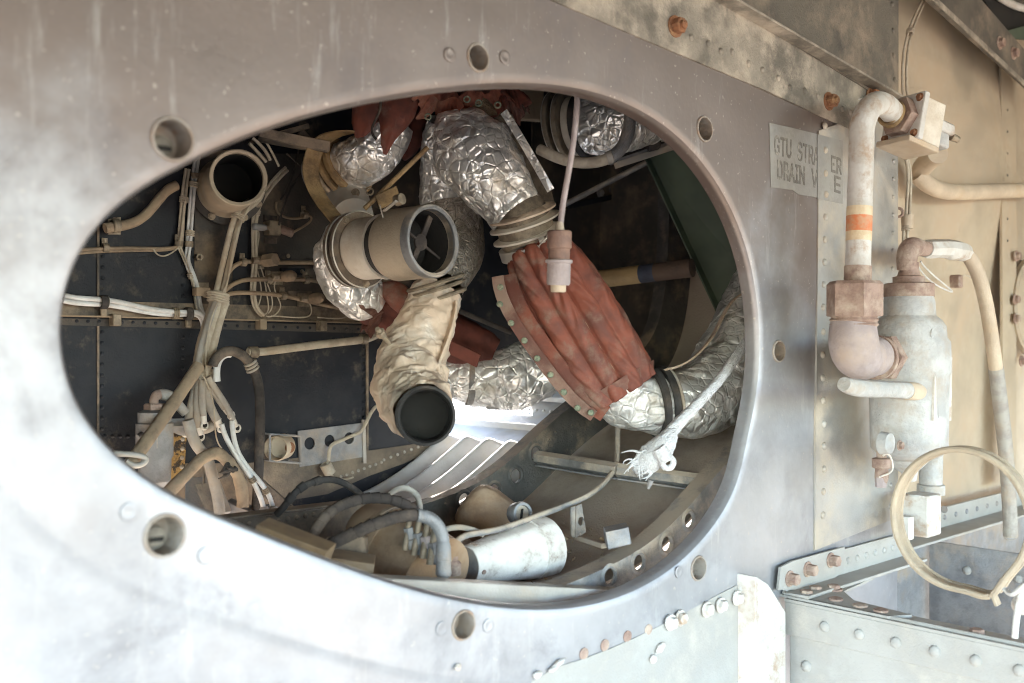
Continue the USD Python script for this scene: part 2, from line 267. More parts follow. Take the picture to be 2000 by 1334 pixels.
M('red_dusty', (.19, .075, .055), (.135, .06, .046), sc=22, rough=.75, bump=.14, bsc=600, dust=(.31, .21, .16), da=.35, dsc=9)
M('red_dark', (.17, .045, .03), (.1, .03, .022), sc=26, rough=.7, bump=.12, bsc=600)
M('seam_thread', (.40, .27, .19), (.28, .18, .13), sc=80, rough=.9)
M('snap_green', (.27, .31, .22), (.15, .17, .12), sc=150, rough=.6, metal=.3, dust=(.38, .3, .2), da=.3, dsc=120)
M('felt_tan', (.34, .25, .15), (.22, .16, .1), sc=60, rough=.95, bump=.6, bsc=300)
M('green_paint', (.08, .11, .075), (.06, .085, .06), sc=9, rough=.55, bump=.05)
M('brown_connector', (.24, .145, .11), (.17, .105, .085), sc=40, rough=.65, dust=(.36, .26, .2), da=.3)
M('mauve_metal', (.38, .32, .32), (.3, .25, .25), sc=40, rough=.6, dust=(.42, .33, .28), da=.3)
M('canister_brown', (.34, .2, .105), (.19, .115, .07), sc=10, rough=.6, bump=.1, dust=(.38, .275, .19), da=.45, up=.1)
M('can_white', (.74, .70, .66), (.62, .58, .54), sc=30, rough=.8, bump=.1, dust=(.24, .15, .11), da=.19, dsc=30, spec=.2)
M('rope_white', (.80, .80, .82), (.68, .67, .68), sc=120, rough=.95, bump=.8, bsc=400)
M('pole_tan', (.48, .34, .17), (.38, .27, .14), sc=20, rough=.6)
M('pole_blue', (.06, .075, .115), (.045, .05, .075), sc=20, rough=.6)
M('pole_brown', (.12, .08, .06), (.08, .06, .05), sc=20, rough=.7)
M('timber', (.26, .18, .10), (.2, .135, .08), sc=30, rough=.8, dust=(.31, .235, .165), da=.35)
M('label_orange', (.62, .2, .08), (.55, .3, .17), sc=70, rough=.6)
M('label_cream', (.66, .55, .38), (.6, .46, .3), sc=50, rough=.6)
M('stencil_patch', (.34, .325, .305), (.285, .27, .255), sc=16, rough=.45, metal=.55, bump=.03, dust=(.26, .245, .225), da=.34, dsc=22)
M('stencil_ink', (.15, .135, .12), (.31, .29, .255), sc=75, rough=.7, r=(.5, .62))
M('debris', (.25, .18, .12), (.4, .3, .2), sc=120, rough=.95)
M('rust_peel', (.46, .28, .1), (.06, .045, .035), sc=55, rough=.85, bump=.5, r=(.48, .56), detail=8)
FOIL('foil_bright', (.96, .94, .91), (.66, .55, .42), .22, rough=.27, big=23, metal=.68, k1=.6, k2=.18, bd=.0030)
FOIL('foil_tan', (.76, .69, .61), (.60, .46, .345), .72, rough=.42, big=16, metal=.5, k1=.36, k2=.12, bd=.0018)
FOIL('foil_grey', (.92, .91, .9), (.52, .47, .41), .28, rough=.28, big=22, metal=.66, k1=.56, k2=.18, bd=.0028)
FOIL('foil_dark', (.42, .37, .32), (.2, .165, .13), .4, rough=.34, big=70, k1=.3, k2=.2)
# ================================================================== the setting and the large structure
g = np.array([[-400, -400, 0], [400, -400, 0], [400, 400, 0], [-400, 400, 0.]])
single('ground', (g, np.array([[0, 1, 2], [0, 2, 3]])), 'ground_sand', 'pale sunlit desert sand seen through the gap under the bay', 'ground', kind='structure', smooth=False)

CONT = [(128,640),(131,570),(155,508),(200,442),(268,382),(350,331),(450,285),(560,244),(700,204),(850,177),(980,169),(1090,174),(1190,192),(1280,235),(1352,300),(1412,382),(1452,470),(1474,560),(1482,660),(1478,760),(1460,850),(1440,938),(1393,1022),(1326,1097),(1218,1158),(1108,1183),(1000,1181),(850,1159),(720,1120),(640,1085),(500,1036),(380,980),(280,922),(200,855),(150,765),(131,690)]
cz = np.array([SZ(N(x, y, .9)) for x, y in CONT]); cz = np.vstack([cz, cz[:1]])
tck, _ = splprep(cz.T, per=True, s=len(cz) * 1e-6)
K = 400; hs = np.array(splev(np.linspace(0, 1, K, endpoint=False), tck)).T
hd = np.array(splev(np.linspace(0, 1, K, endpoint=False), tck, der=1)).T; hd /= np.linalg.norm(hd, axis=1, keepdims=True)
hn = np.stack([-hd[:, 1], hd[:, 0]], 1); cen = hs.mean(0)
hn *= np.sign(((hs - cen) * hn).sum(1).mean())
S0, S1, Z0, Z1 = -.25, 1.815, -.95, .95
def unit2(a): return a / (np.linalg.norm(a, axis=1, keepdims=True) + 1e-9)
def skin_rings():
    prof = [(.0035, .928), (.0005, .926), (0, .924), (0, .912), (.001, .9065), (.004, .9022), (.009, .9002), (.016, .9), (.03, .9), (.05, .9), (.07, .9), (.084, .9), (.0885, .9004), (.094, .9012), (.100, .9016), (.11, .9016), (.135, .9016)]
    R = [(hs + d * hn, np.full(K, n)) for d, n in prof]
    last = R[-1][0]; dr = last - cen; dr /= np.linalg.norm(dr, axis=1, keepdims=True)
    with np.errstate(divide='ignore'):
        tt = np.minimum(np.where(dr[:, 0] > 0, (S1 - cen[0]) / dr[:, 0], (S0 - cen[0]) / dr[:, 0]), np.where(dr[:, 1] > 0, (Z1 - cen[1]) / dr[:, 1], (Z0 - cen[1]) / dr[:, 1]))
    edge = cen + dr * tt[:, None]
    for cxy in ((S0, Z0), (S0, Z1), (S1, Z0), (S1, Z1)):
        edge[np.argmin(((edge - cxy) ** 2).sum(1))] = cxy
    for t in np.linspace(0, 1, 18)[1:]:
        q = last + (edge - last) * t; R.append((q, np.full(K, .9016)))
    # shallow dents and waves of old sheet
    out = []
    for q, n in R:
        dirs = unit2(q - cen); gw = np.clip((-.75 * dirs[:, 1] - .45 * dirs[:, 0] - .1) / .5, 0, 1); n = np.where(n > .9, np.where(np.linalg.norm(q - hs, axis=1) > .08, .9 + (n - .9) * gw, n), n)
        w = np.clip((np.linalg.norm(q - hs, axis=1) - .02) / .05, 0, 1)
        out.append((q, n + w * .006 * (meshkit.fbm(np.c_[q * 5, q[:, :1] * 0], 3, 4) - .5)))
    out.append((edge, np.full(K, .926))); out.append((hs + .01 * hn, np.full(K, .928)))
    return out
R = skin_rings()
v = np.array([CAM + q[:, :1] * ES + q[:, 1:] * EZ + n[:, None] * EN for q, n in R]).reshape(-1, 3)
q4 = grid_faces(len(R), K); last = (len(R) - 1) * K; j = np.arange(K); j2 = (j + 1) % K
q4 = np.vstack([q4, np.stack([last + j, last + j2, j2, j], 1)]); f = tri(q4)
mm = trimesh.Trimesh(v, f, process=False)
if mm.volume < 0: f = f[:, ::-1]
solid = manifold3d.Manifold(manifold3d.Mesh(np.asarray(v, np.float32), np.asarray(f, np.uint32)))
HOLES = [(337, 272, .0195), (933, 113, .0158), (1376, 252, .0178), (1521, 686, .0165), (1364, 1110, .0172), (905, 1221, .0165), (322, 1046, .0190)]
def cyl(x, y, r, n0=.85, n1=.95):
    m = trimesh.creation.cylinder(r, n1 - n0, sections=36); a = m.vertices; p = N(x, y, .9)
    s, z = SZ(p); vv = CAM + (s + a[:, :1]) * ES + (z + a[:, 1:2]) * EZ + ((n0 + n1) / 2 + a[:, 2:]) * EN
    ff = m.faces
    if trimesh.Trimesh(vv, ff).volume < 0: ff = ff[:, ::-1]
    return manifold3d.Manifold(manifold3d.Mesh(np.asarray(vv, np.float32), np.asarray(ff, np.uint32)))
for x, y, r in HOLES: solid = solid - cyl(x, y, r)
skin = Thing('skin_panel', 'large weathered grey metal skin panel with an egg-shaped access opening', 'panel', W(.8, .9, -.6))
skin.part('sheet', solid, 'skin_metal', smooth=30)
for k, (x, y, r) in enumerate(HOLES):
    p = N(x, y, .9); deep = .030 if k in (0, 6) else .026
    cup = lathe([(-.0008, r + .0015), (-.002, r + .0005), (-.002, r - .0012), (deep, r * .93), (deep, 1e-4), (deep + .003, 1e-4), (deep + .003, r + .0015)], p, EN, 36, loop=True)
    cp = skin.part('fastener_hole', cup, 'cup_metal')
    if k in (0, 6):
        skin.part('slotted_insert', lathe([(0, r * .55), (.004, r * .5), (.006, r * .3)], p + EN * (deep - .006) + EZ * -.004, -EN, 14), 'strip_metal', parent=cp)
        skin.part('slot', cbox(p + EN * (deep - .0125) + EZ * -.006, ES * r * .36, EN * .0006, EZ * r * .12), 'void_black', parent=cp)
for x, y in ((877, 107), (985, 112), (862, 1228), (953, 1222), (252, 1000), (403, 1085), (1325, 1117), (1232, 60)):
    p = N(x, y, .9) - EN * .0004
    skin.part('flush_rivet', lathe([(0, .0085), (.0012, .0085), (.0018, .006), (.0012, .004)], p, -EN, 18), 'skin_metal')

# plate riveted over the skin on the right (carries the stencil), with its column of rivets
def rivets(T, pts, n, r, mat, name='rivet', stuff=False, axis=None):
    ax = -EN if axis is None else axis
    if stuff: T.part(name + 's', [rivet(N(x, y, n), ax, r) for x, y in pts], mat, kind='stuff')
    else:
        for x, y in pts: T.part(name, rivet(N(x, y, n), ax, r), mat)
def along(p, q, k): return [(p[0] + (q[0] - p[0]) * t, p[1] + (q[1] - p[1]) * t) for t in np.linspace(0, 1, k)]
RV = Thing('rivet_plate', 'riveted grey skin plate carrying the stencilled drain valve patch', 'panel', N(1680, 1000, .9))
RV.part('plate', pslab([(1600, 255), (1754, 200), (1754, 1010), (1592, 1075)], .8972, .9032), 'plate_metal')
rivets(RV, [(1611, 246), (1612, 293), (1612, 339), (1613, 380), (1612, 424), (1611, 468), (1610, 512), (1609, 556), (1608, 600), (1608, 648), (1607, 693), (1607, 738), (1608, 782), (1609, 828), (1609, 871), (1609, 916), (1608, 960), (1607, 1006)], .8968, .0062, 'pale_alloy')
rivets(RV, along((1745, 315), (1743, 560), 8) + along((1741, 905), (1739, 990), 3), .8968, .0048, 'plate_metal')

# stencil
PT = Thing('stencil_patch', 'faded pale patch stencilled GTU STRAINER DRAIN VALVE', 'marking', N(1575, 320, .9))
PT.part('patch', pslab([(1503, 240), (1540, 248), (1597, 262), (1597, 386), (1560, 380), (1548, 371), (1506, 366)], .8978, .9004), 'stencil_patch')
PT.part('patch', pslab([(1597, 262), (1646, 275), (1646, 398), (1597, 388)], .8964, .8972), 'stencil_patch')
def stencil(txt, x0, y0, x1, y1, n, h):
    m = meshkit.text_mesh(txt, 1.0, .01, bold=True); b = m.bounds; p, q = N(x0, y0, n), N(x1, y1, n); a = (q - p) / (b[1][0] - b[0][0])
    vv = np.array(m.vertices); return p + (vv[:, :1] - b[0][0]) * a + vv[:, 1:2] * h * EZ + (vv[:, 2:] * .03) * -EN, np.array(m.faces)
for txt, a in (('GTU', (1512, 300, 1546, 309)), ('STRA', (1558, 312, 1600, 324))): PT.part('lettering', stencil(txt, *a, .8976, .029), 'stencil_ink', smooth=False)
for txt, a in (('DRAIN', (1518, 348, 1572, 361)), ('V', (1585, 364, 1597, 367))): PT.part('lettering', stencil(txt, *a, .8976, .029), 'stencil_ink', smooth=False)
for txt, a in (('ER', (1623, 335, 1644, 341)), ('E', (1629, 374, 1642, 378))): PT.part('lettering', stencil(txt, *a, .8962, .027), 'stencil_ink', smooth=False)

# angle strip across the top right
ST_ = Thing('top_strip', 'corroded riveted angle strip crossing the top right of the skin', 'strip', N(1450, 150, .9))
ST_.part('flat_leg', pslab([(1060, -8), (1400, -8), (1745, 195), (1660, 252), (1500, 178), (1290, 90)], .896, .9), 'strip_metal')
a, b = N(1378, -8, .9), N(1752, 205, .9); t = unit(b - a)
ST_.part('standing_leg', bar((a + b) / 2 - (b - a) / 2 - EN * .016 + EZ * .0, b - EN * .016, .030, .004, up=np.cross(t, EN)), 'strip_metal')
rivets(ST_, [(1350, 73), (1383, 85), (1408, 100), (1430, 102), (1462, 124), (1489, 137), (1520, 152), (1543, 171), (1571, 177), (1597, 187), (1645, 213), (1662, 221)], .8958, .0055, 'strip_metal')
for x, y in ((1318, 52), (1618, 198), (1700, 188)):
    ST_.part('bolt', cat(bolt(N(x, y, .896), -EN, .0115, .012), lathe([(.008, .006), (.018, .006), (.019, .004)], N(x, y, .896), -EN, 12)), 'rust_bright', label='rusty bolt head')
c0 = N(1683, 195, .895)
ST_.part('clip', cat(bar(c0 + [-.02, 0, -.004], c0 + [.03, .01, .012], .018, .002), bar(c0 + [.03, .01, .012], c0 + [.036, .012, -.03], .018, .002, up=ES)), 'white_paint')
# dark plate above and behind it
UP = Thing('upper_plate', 'dark olive metal plate with an edge row of rivets above the angle strip', 'panel', N(1600, 100, .9))
UP.part('sheet', pslab([(1360, -30), (1755, -30), (1755, 215), (1735, 200)], .894, .8955, ref=.894), 'dark_plate')
rivets(UP, [(1742, 8), (1744, 60), (1745, 108), (1747, 155)], .8938, .005, 'dark_plate')

# ------------------------------------------------------------------ bay wall on the right, set back, pillowed
def bulk():
    s_, z_ = np.linspace(1.79, 3.6, 90), np.linspace(-.42, 1.0, 80); Sg, Zg = np.meshgrid(s_, z_, indexing='ij')
    s0, z0 = SZ(N(1890, 330, 1.02)); n = 1.02 - .035 * np.exp(-(((Sg - s0) / .16) ** 2 + ((Zg - z0) / .2) ** 2)) - .02 * np.sin((Zg - .1) * 3.1) + .006 * (meshkit.fbm(np.stack([Sg * 4, Zg * 4, Zg * 0], -1), 3, 2) - .5)
    v = CAM + Sg[..., None] * ES + Zg[..., None] * EZ + n[..., None] * EN; return v.reshape(-1, 3), tri(grid_faces(90, 80, closed=False))
BW = Thing('bay_bulkhead', 'tan dusty bulged bulkhead of the bay on the far right', 'wall', W(2.2, 1.02, -.4))
BW.part('sheet', bulk(), 'bulkhead_tan')
BW.part('joint_strip', pslab([(1955, -20), (1985, -20), (1985, 940), (1960, 950)], .984, .99), 'bulkhead_tan')
rivets(BW, along((1968, 215), (1968, 470), 7), .983, .0035, 'strip_metal')
BW.part('hatch_rim', [lathe([(-.006, .105), (.006, .108), (.006, .122), (-.006, .124), (-.010, .117)], N(2015, 600, .985), EN, 40, loop=True)], 'beige_metal')
BW.part('hatch_cover', lathe([(0, .104), (.004, .104), (.008, .09), (.008, .03)], N(2015, 600, .985), -EN, 32), 'bulkhead_tan')
for x, y in ((1985, 500), (1983, 585), (1984, 622), (1995, 705)): BW.part('bolt', bolt(N(x, y, .975), -EN, .010), 'rust_fitting')

# diagonal strut in the top right corner and what hangs there
SU = Thing('corner_strut', 'dark diagonal strut with rusty bolts across the top right corner', 'strut', N(1920, 100, .9))
SU.part('web', pslab([(1795, -20), (1900, -20), (2030, 130), (2030, 190)], .925, .935), 'dark_plate')
SU.part('flange', bar(N(1800, -25, .925), N(2040, 200, .925), .012, .004, up=EN), 'strip_metal')
for x, y in ((1952, 84), (1979, 104)): SU.part('bolt', bolt(N(x, y, .925), -EN, .011, .009), 'rust_fitting')
single('corner_conduit', tube([N(1900, -60, .93), N(1945, -12, .93), N(1985, 12, .93), N(2040, 20, .93)], .0085, 12), 'white_paint', 'thick white conduit curving past the top right corner', 'pipe')
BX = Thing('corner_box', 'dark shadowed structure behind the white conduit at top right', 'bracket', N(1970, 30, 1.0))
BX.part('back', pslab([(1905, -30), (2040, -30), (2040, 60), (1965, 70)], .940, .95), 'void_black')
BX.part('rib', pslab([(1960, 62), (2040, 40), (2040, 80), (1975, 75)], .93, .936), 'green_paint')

# ------------------------------------------------------------------ lower right: rail, gusset, beam, post, lower skin
z_r = SZ(N(1740, 1030, .9))[1]
RL = Thing('bottom_rail', 'pale riveted angle rail along the foot of the panel and bulkhead', 'rail', N(1750, 1060, .9))
s_a = SZ(N(1528, 1120, .896))[0]
pa, pb = N(1530, 1102, .896), N(1995, 955, .985)
zz = -.385
RL.part('upright_leg', cat(slab([(s_a, zz - .015), (1.835, zz - .015), (1.835, zz + .03), (s_a + .03, zz + .03)], .892, .897), slab([(1.835, zz - .015), (3.3, zz - .015), (3.3, zz + .03), (1.835, zz + .03)], .972, .978)), 'greenish_white')
RL.part('flat_leg', cat(cbox(W((s_a + 1.83) / 2, .872, zz - .014), ES * (1.83 - s_a) / 2, EN * .022, EZ * .0025), cbox(W(2.58, .945, zz - .014), ES * .745, EN * .03, EZ * .0025)), 'greenish_white')
for s in np.linspace(s_a + .10, 1.78, 9): RL.part('rivet', rivet(W(s, .8918, zz + .009), -EN, .0062), 'greenish_white')
for s in np.linspace(1.9, 2.5, 12): RL.part('rivet', rivet(W(s, .9718, zz + .009), -EN, .006), 'grey_alloy')
zb = zz - .0165
GU = Thing('gusset_plate', 'white triangular gusset with rusty bolts joining rail and outer beam', 'gusset', W(s_a, .8, zb))
def hslab(poly, z0, z1):     # poly of (s, n)
    m = trimesh.creation.extrude_polygon(Polygon(poly), z1 - z0, engine='earcut'); v = np.array(m.vertices)
    f = np.array(m.faces)[:, ::-1]; return CAM + v[:, :1] * ES + v[:, 1:2] * EN + (z0 + v[:, 2:]) * EZ, f
GU.part('plate', hslab([(s_a, .9), (s_a, .72), (s_a + .035, .70), (s_a + .05, .80), (s_a + .09, .84), (s_a + .22, .855), (s_a + .22, .9)], zb - .004, zb), 'greenish_white')
for s, n in ((s_a + .02, .865), (s_a + .055, .87), (s_a + .085, .855)): GU.part('bolt', cat(hexa(W(s, n, zb), EZ, .010, .009), lathe([(0, .014), (.003, .014)], W(s, n, zb), EZ, 14)), 'rust_fitting')
for s, n in ((s_a + .03, .82), (s_a + .022, .775), (s_a + .018, .74), (s_a + .12, .868)): GU.part('flat_bolt', lathe([(0, .011), (.003, .011), (.0045, .007)], W(s, n, zb), EZ, 14), 'rust_fitting')
for n in (.845, .775): GU.part('nut', hexa(W(s_a + .02, n, zb - .004), -EZ, .010, .010), 'rust_fitting')
for x, y, k in ((1542, 1130, 0), (1577, 1112, 1), (1622, 1094, 2)): GU.part('bolt', bolt(N(x, y, .888), -EN, .0095, .014), 'rust_fitting')
GU.part('backing_plate', pslab([(1520, 1152), (1525, 1108), (1548, 1096), (1650, 1068), (1655, 1110), (1600, 1152)], .888, .892), 'greenish_white')
BM = Thing('outer_beam', 'pale painted riveted beam running towards the viewer at lower right', 'beam', W(s_a, .5, zb))
BM.part('top_leg', hslab([(s_a - .004, .89), (s_a - .004, .25), (s_a + .045, .25), (s_a + .045, .80), (s_a + .02, .89)], zb - .009, zb - .0045), 'greenish_white')
BM.part('side_leg', cbox(W(s_a, .57, zb - .035), ES * .003, EN * .32, EZ * .026), 'greenish_white')
BM.part('web', cbox(W(s_a + .006, .57, zb - .3), ES * .0025, EN * .315, EZ * .3), 'greenish_white')
for n in np.linspace(.82, .42, 8): BM.part('rivet', rivet(W(s_a - .003, n, zb - .035), -ES, .009), 'greenish_white')
for z in (.105, .165, .24): BM.part('rivet', rivet(W(s_a + .0035, .855, zb - z), -ES, .0095), 'greenish_white')
for n in np.linspace(.8, .5, 4): BM.part('rivet', rivet(W(s_a + .0035, n, zb - .16), -ES, .008), 'greenish_white')
for n in (.60, .47): BM.part('bolt', cat(hexa(W(s_a + .02, n, zb - .0045), EZ, .010, .007), hexa(W(s_a + .02, n, zb - .009), -EZ, .010, .009)), 'rust_fitting')
BK = Thing('bay_side_frame', 'dark grey riveted frame wall in the pocket behind the gusset', 'wall', W(1.8, .9, -.6))
BK.part('web', slab([(s_a - .02, -1.2), (3.2, -1.2), (3.2, zz - .02), (s_a - .02, zz - .02)], .99, 1.0), 'cast_dark')
BK.part('stiffener', cbox(W(1.78, .96, -.7), ES * .03, EN * .028, EZ * .29), 'pale_alloy')
BK.part('side_web', cbox(W(2.12, .72, -.72), ES * .003, EN * .26, EZ * .30), 'grey_alloy')
for x, y in ((1735, 1132), (1925, 1190)): BK.part('rivet', rivet(N(x, y, .989), -EN, .008), 'grey_alloy')
for n in np.linspace(.9, .6, 4): BK.part('rivet', rivet(W(2.116, n, -.47), -ES, .009), 'greenish_white')
PO = Thing('corner_post', 'white painted upright angle post below the panel corner', 'post', W(s_a - .03, .88, -1.2))
pp = [SZ(N(x, y, .87)) for x, y in ((1476, 1126), (1500, 1142), (1534, 1196))]
PO.part('front_face', slab([(pp[0][0], -1.1), (pp[2][0], -1.1), pp[2], pp[1], pp[0]], .87, .874), 'white_paint')
PO.part('side_face', cbox(W(pp[0][0] - .002, .885, (pp[0][1] - 1.1) / 2), ES * .002, EN * .017, EZ * (pp[0][1] + 1.1) / 2), 'white_paint')
LS = Thing('lower_skin', 'pale grey green lower skin sheet lapped under the panel edge', 'panel', W(1.1, .9, -.8))
LS.part('sheet', pslab([(1000, 1420), (1040, 1330), (1090, 1302), (1140, 1287), (1190, 1268), (1240, 1246), (1290, 1222), (1345, 1193), (1400, 1163), (1440, 1143), (1478, 1128), (1482, 1420)], .8985, .8998), 'greenish_white')
for x, y in ((1310, 1216), (1329, 1207), (1381, 1190), (1408, 1182), (1440, 1168)):
    LS.part('bolt', lump(bolt(N(x, y, .895), -EN, .0085, .007), .0015, .006, int(x)), 'white_paint')
for x, y in ((1140, 1277), (1181, 1260), (1225, 1243), (1266, 1230)): LS.part('plug', lathe([(0, .008), (.0012, .008), (.0018, .005)], N(x, y, .9), -EN, 14), 'rust_fitting')
SE = Thing('sealant_bead', 'lumpy white sealant blobs along the lapped lower seam', 'sealant', N(1280, 1270, .895))
for x, y, a, b in ((1290, 1264, .010, .005), (1276, 1288, .007, .006), (1090, 1297, .016, .003), (1050, 1316, .006, .004), (895, 1302, .005, .004)):
    m = trimesh.creation.icosphere(3); vv = np.array(m.vertices) * [a, b, .004]; ff = np.array(m.faces)
    SE.part('blob', lump((N(x, y, .895) + vv[:, :1] * unit(ES + .35 * EZ) + vv[:, 1:2] * unit(EZ - .35 * ES) - vv[:, 2:] * EN, ff[:, ::-1]), .004, .01, int(x)), 'white_paint')

# ------------------------------------------------------------------ the belly overhead that shades the bay (out of frame)
BL = Thing('belly', 'dark unseen aircraft belly overhead with an added sloping roof and side wall to shade the panel', 'fuselage', W(1.8, .5, .98))
def roof(s0, s1, n0, n1, zf, t=.03):
    c = np.array([W(s, n, zf(s)) + EZ * k for k in (0, t) for s, n in ((s0, n0), (s1, n0), (s1, n1), (s0, n1))])
    return trimesh.convex.convex_hull(c)
BL.part('underside', roof(-1.6, 4.2, .936, 1.80, lambda s: .78), 'dark_plate')
BL.part('added_shade_roof', roof(-.7, 4.2, -2.1, 1.1, lambda s: .315 + .215 * s), 'dark_plate')  # unseen slope, added to keep the upper panel darker
BL.part('added_shade_wall', cbox(W(2.85, .12, -.0), ES * .01, EN * .89, EZ * .9), 'bulkhead_tan')  # unseen wall, added to block light from the right

# ------------------------------------------------------------------ inside: back wall, hull, frames
BWALL = Thing('back_wall', 'black painted riveted wall at the back of the bay', 'wall', W(1.0, 1.7, -.3))
HS = CubicSpline([.0, .5, .83, 1.09, 1.22, 1.32, 1.42, 1.5, 1.57, 1.615, 1.63, 1.62, 1.56], np.array([-.36, -.36, -.345, -.315, -.285, -.24, -.17, -.085, .03, .17, .33, .5, .7])) if False else None
hp = np.array([(-.05, -.39), (.4, -.385), (.83, -.375), (1.09, -.352), (1.21, -.325), (1.30, -.285), (1.39, -.232), (1.5, -.175), (1.63, -.115), (1.73, -.03), (1.78, .1), (1.795, .3), (1.79, .5), (1.78, .75)])
hsp = spline(hp, 90)
wall_poly = [(-.05, .75), (-.05, -.40), (.9, -.36)] + [(q[0], q[1] + .012) for q in hsp[(hsp[:, 0] > .92) & (hsp[:, 0] < 1.36)]] + [(1.368, -.16), (1.378, -.032), (1.60, -.025), (1.79, .1), (1.79, .75)]
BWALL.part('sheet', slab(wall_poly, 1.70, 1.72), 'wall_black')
n_w = 1.699
BWALL.part('brown_sheet', pslab([(380, 300), (458, 300), (458, 600), (380, 600)], n_w - .001, n_w), 'wall_brown')
BWALL.part('brown_sheet', pslab([(497, 300), (900, 300), (900, 606), (497, 600)], n_w - .0015, n_w), 'wall_brown')
BWALL.part('seam_strip', pslab([(455, 300), (500, 300), (500, 602), (455, 600)], n_w - .003, n_w - .0015), 'wall_black')
BWALL.part('seam_strip', pslab([(190, 430), (194, 430), (194, 880), (190, 870)], n_w - .002, n_w), 'rail_dusty')
BWALL.part('seam_strip', pslab([(716, 560), (720, 560), (720, 880), (716, 880)], n_w - .003, n_w), 'rail_dusty')
BWALL.part('rivets', [rivet(N(x, y, n_w), -EN, .0034) for x, y in along((201, 480), (199, 838), 18) + along((358, 395), (357, 740), 18) + along((486, 425), (486, 600), 12) + along((711, 665), (711, 830), 12) + along((205, 852), (265, 853), 5)], 'wall_black', kind='stuff')
# rail half way up
BRAIL = Thing('wall_rail', 'dusty horizontal rail with a thin lip across the back wall', 'rail', N(430, 620, 1.69))
BRAIL.part('upper_leg', pslab([(90, 585), (760, 603), (760, 632), (90, 618)], n_w - .005, n_w - .0032), 'rail_dusty')
a, b = N(90, 616, n_w), N(760, 632, n_w)
BRAIL.part('lip', cbox((a + b) / 2 - EN * .010, (b - a) / 2, EN * .010, EZ * .0012, .0005), 'cable_beige')
BRAIL.part('lower_leg', pslab([(90, 621), (760, 637), (760, 652), (90, 634)], n_w - .004, n_w - .0022), 'wall_brown')
for x, y in ((225, 625), (510, 633), (628, 636)): BRAIL.part('tab', cbox(N(x, y, n_w - .016), ES * .007, EN * .010, EZ * .010), 'clamp_metal')
BRAIL.part('rivets', [rivet(N(x, y, n_w - .0045), -EN, .0032) for x, y in along((150, 627), (370, 633), 11) + along((440, 636), (700, 643), 12)], 'wall_black', kind='stuff')

def hull_sheet(n0, n1, smin, smax, k=70, m=16, off=0., fn=None, lo=-1, hi=9):
    q = hsp[(hsp[:, 0] >= smin - 1e-6) & (hsp[:, 0] <= smax) & (hsp[:, 1] > lo) & (hsp[:, 1] < hi)]
    q = spline(np.c_[q, q[:, :1] * 0], k)[:, :2]; t = np.gradient(q, axis=0); t /= np.linalg.norm(t, axis=1, keepdims=True); nn = np.stack([-t[:, 1], t[:, 0]], 1)
    ns = np.linspace(n0, n1, m); U, V = np.meshgrid(np.arange(k), np.arange(m), indexing='ij')
    h = off + (fn(U / (k - 1), ns[V]) if fn else 0 * U)
    def side(hh): return CAM + (q[:, 0][U] + nn[:, 0][U] * hh)[..., None] * ES + (q[:, 1][U] + nn[:, 1][U] * hh)[..., None] * EZ + ns[V][..., None] * EN
    a, b = side(h).reshape(-1, 3), side(h - .004).reshape(-1, 3); F = tri(grid_faces(k, m, closed=False))
    e = np.r_[np.arange(m - 1), (np.arange(k - 1) * m + m - 1), (np.arange(m - 1, 0, -1) + (k - 1) * m), np.arange(k - 1, 0, -1) * m]; e2 = np.roll(e, -1)
    return np.vstack([a, b]), np.vstack([F[:, ::-1], F + k * m, np.stack([e, e2, e2 + k * m], 1), np.stack([e, e2 + k * m, e + k * m], 1)])
HU = Thing('hull_skin', 'brown dusty curved inner hull skin between the two frames', 'hull', W(1.2, 1.15, -.3))
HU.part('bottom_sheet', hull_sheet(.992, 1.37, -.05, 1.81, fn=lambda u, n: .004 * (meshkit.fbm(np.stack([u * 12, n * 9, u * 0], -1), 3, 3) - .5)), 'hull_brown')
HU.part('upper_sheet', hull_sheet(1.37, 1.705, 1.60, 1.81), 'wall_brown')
def frame_ring(n, depth, smin, t=.003, holes=(), low=.002):
    q = hsp[hsp[:, 0] >= smin]; tt = np.gradient(q, axis=0); tt /= np.linalg.norm(tt, axis=1, keepdims=True); nn = np.stack([-tt[:, 1], tt[:, 0]], 1)
    inner, outer = q + nn * depth, q + nn * low
    return slab(np.vstack([outer, inner[::-1]]), n, n + t, holes), (inner, nn)
def frame_thing(name, label, n, depth, smin, mat, hole_px, hr, fl, low=.002):
    T = Thing(name, label, 'hull rib', W(1.2, n, -.25)); hl = [disc_hole(x, y, n, hr) for x, y in hole_px]
    web, (inner, nn) = frame_ring(n, depth, smin, holes=hl, low=low); T.part('web', web, mat)
    k = len(inner); U = inner; a = CAM + U[:, :1] * ES + U[:, 1:] * EZ
    th = nn @ np.array([[0, 0, 0], [0, 0, 0]]) if False else None
    up3 = nn[:, :1] * ES + nn[:, 1:] * EZ
    v = np.stack([a + n * EN, a + (n + fl) * EN, a + (n + fl) * EN - up3 * .003, a + n * EN - up3 * .003], 1).reshape(-1, 3) + EN * .0002 + np.repeat(up3, 4, 0) * .0004
    f = tri(grid_faces(k, 4)); T.part('cap_flange', (v, f[:, ::-1]), mat)
    for x, y in hole_px:
        T.part('hole_lip', lathe([(-.0015, hr * .99), (-.003, hr + .003), (-.0005, hr + .007), (.002, hr + .001)], N(x, y, n), EN, 24, loop=True), mat)
    return T
FAR_H = [(1046, 886), (1007, 929), (965, 959), (906, 977)]
FF = frame_thing('hull_rib', 'black curved far hull frame with round lightening holes and a bright door behind', 1.35, .084, .93, 'frame_dark', FAR_H, .0125, .03)
NEAR_H = [(1190, 1125), (1247, 1098), (1301, 1062), (1345, 1016)]
NF = frame_thing('hull_rib', 'grey dusty near hull frame with lightening holes just behind the panel rim', .985, .024, .6, 'frame_grey', NEAR_H, .0115, .034, low=-.08)
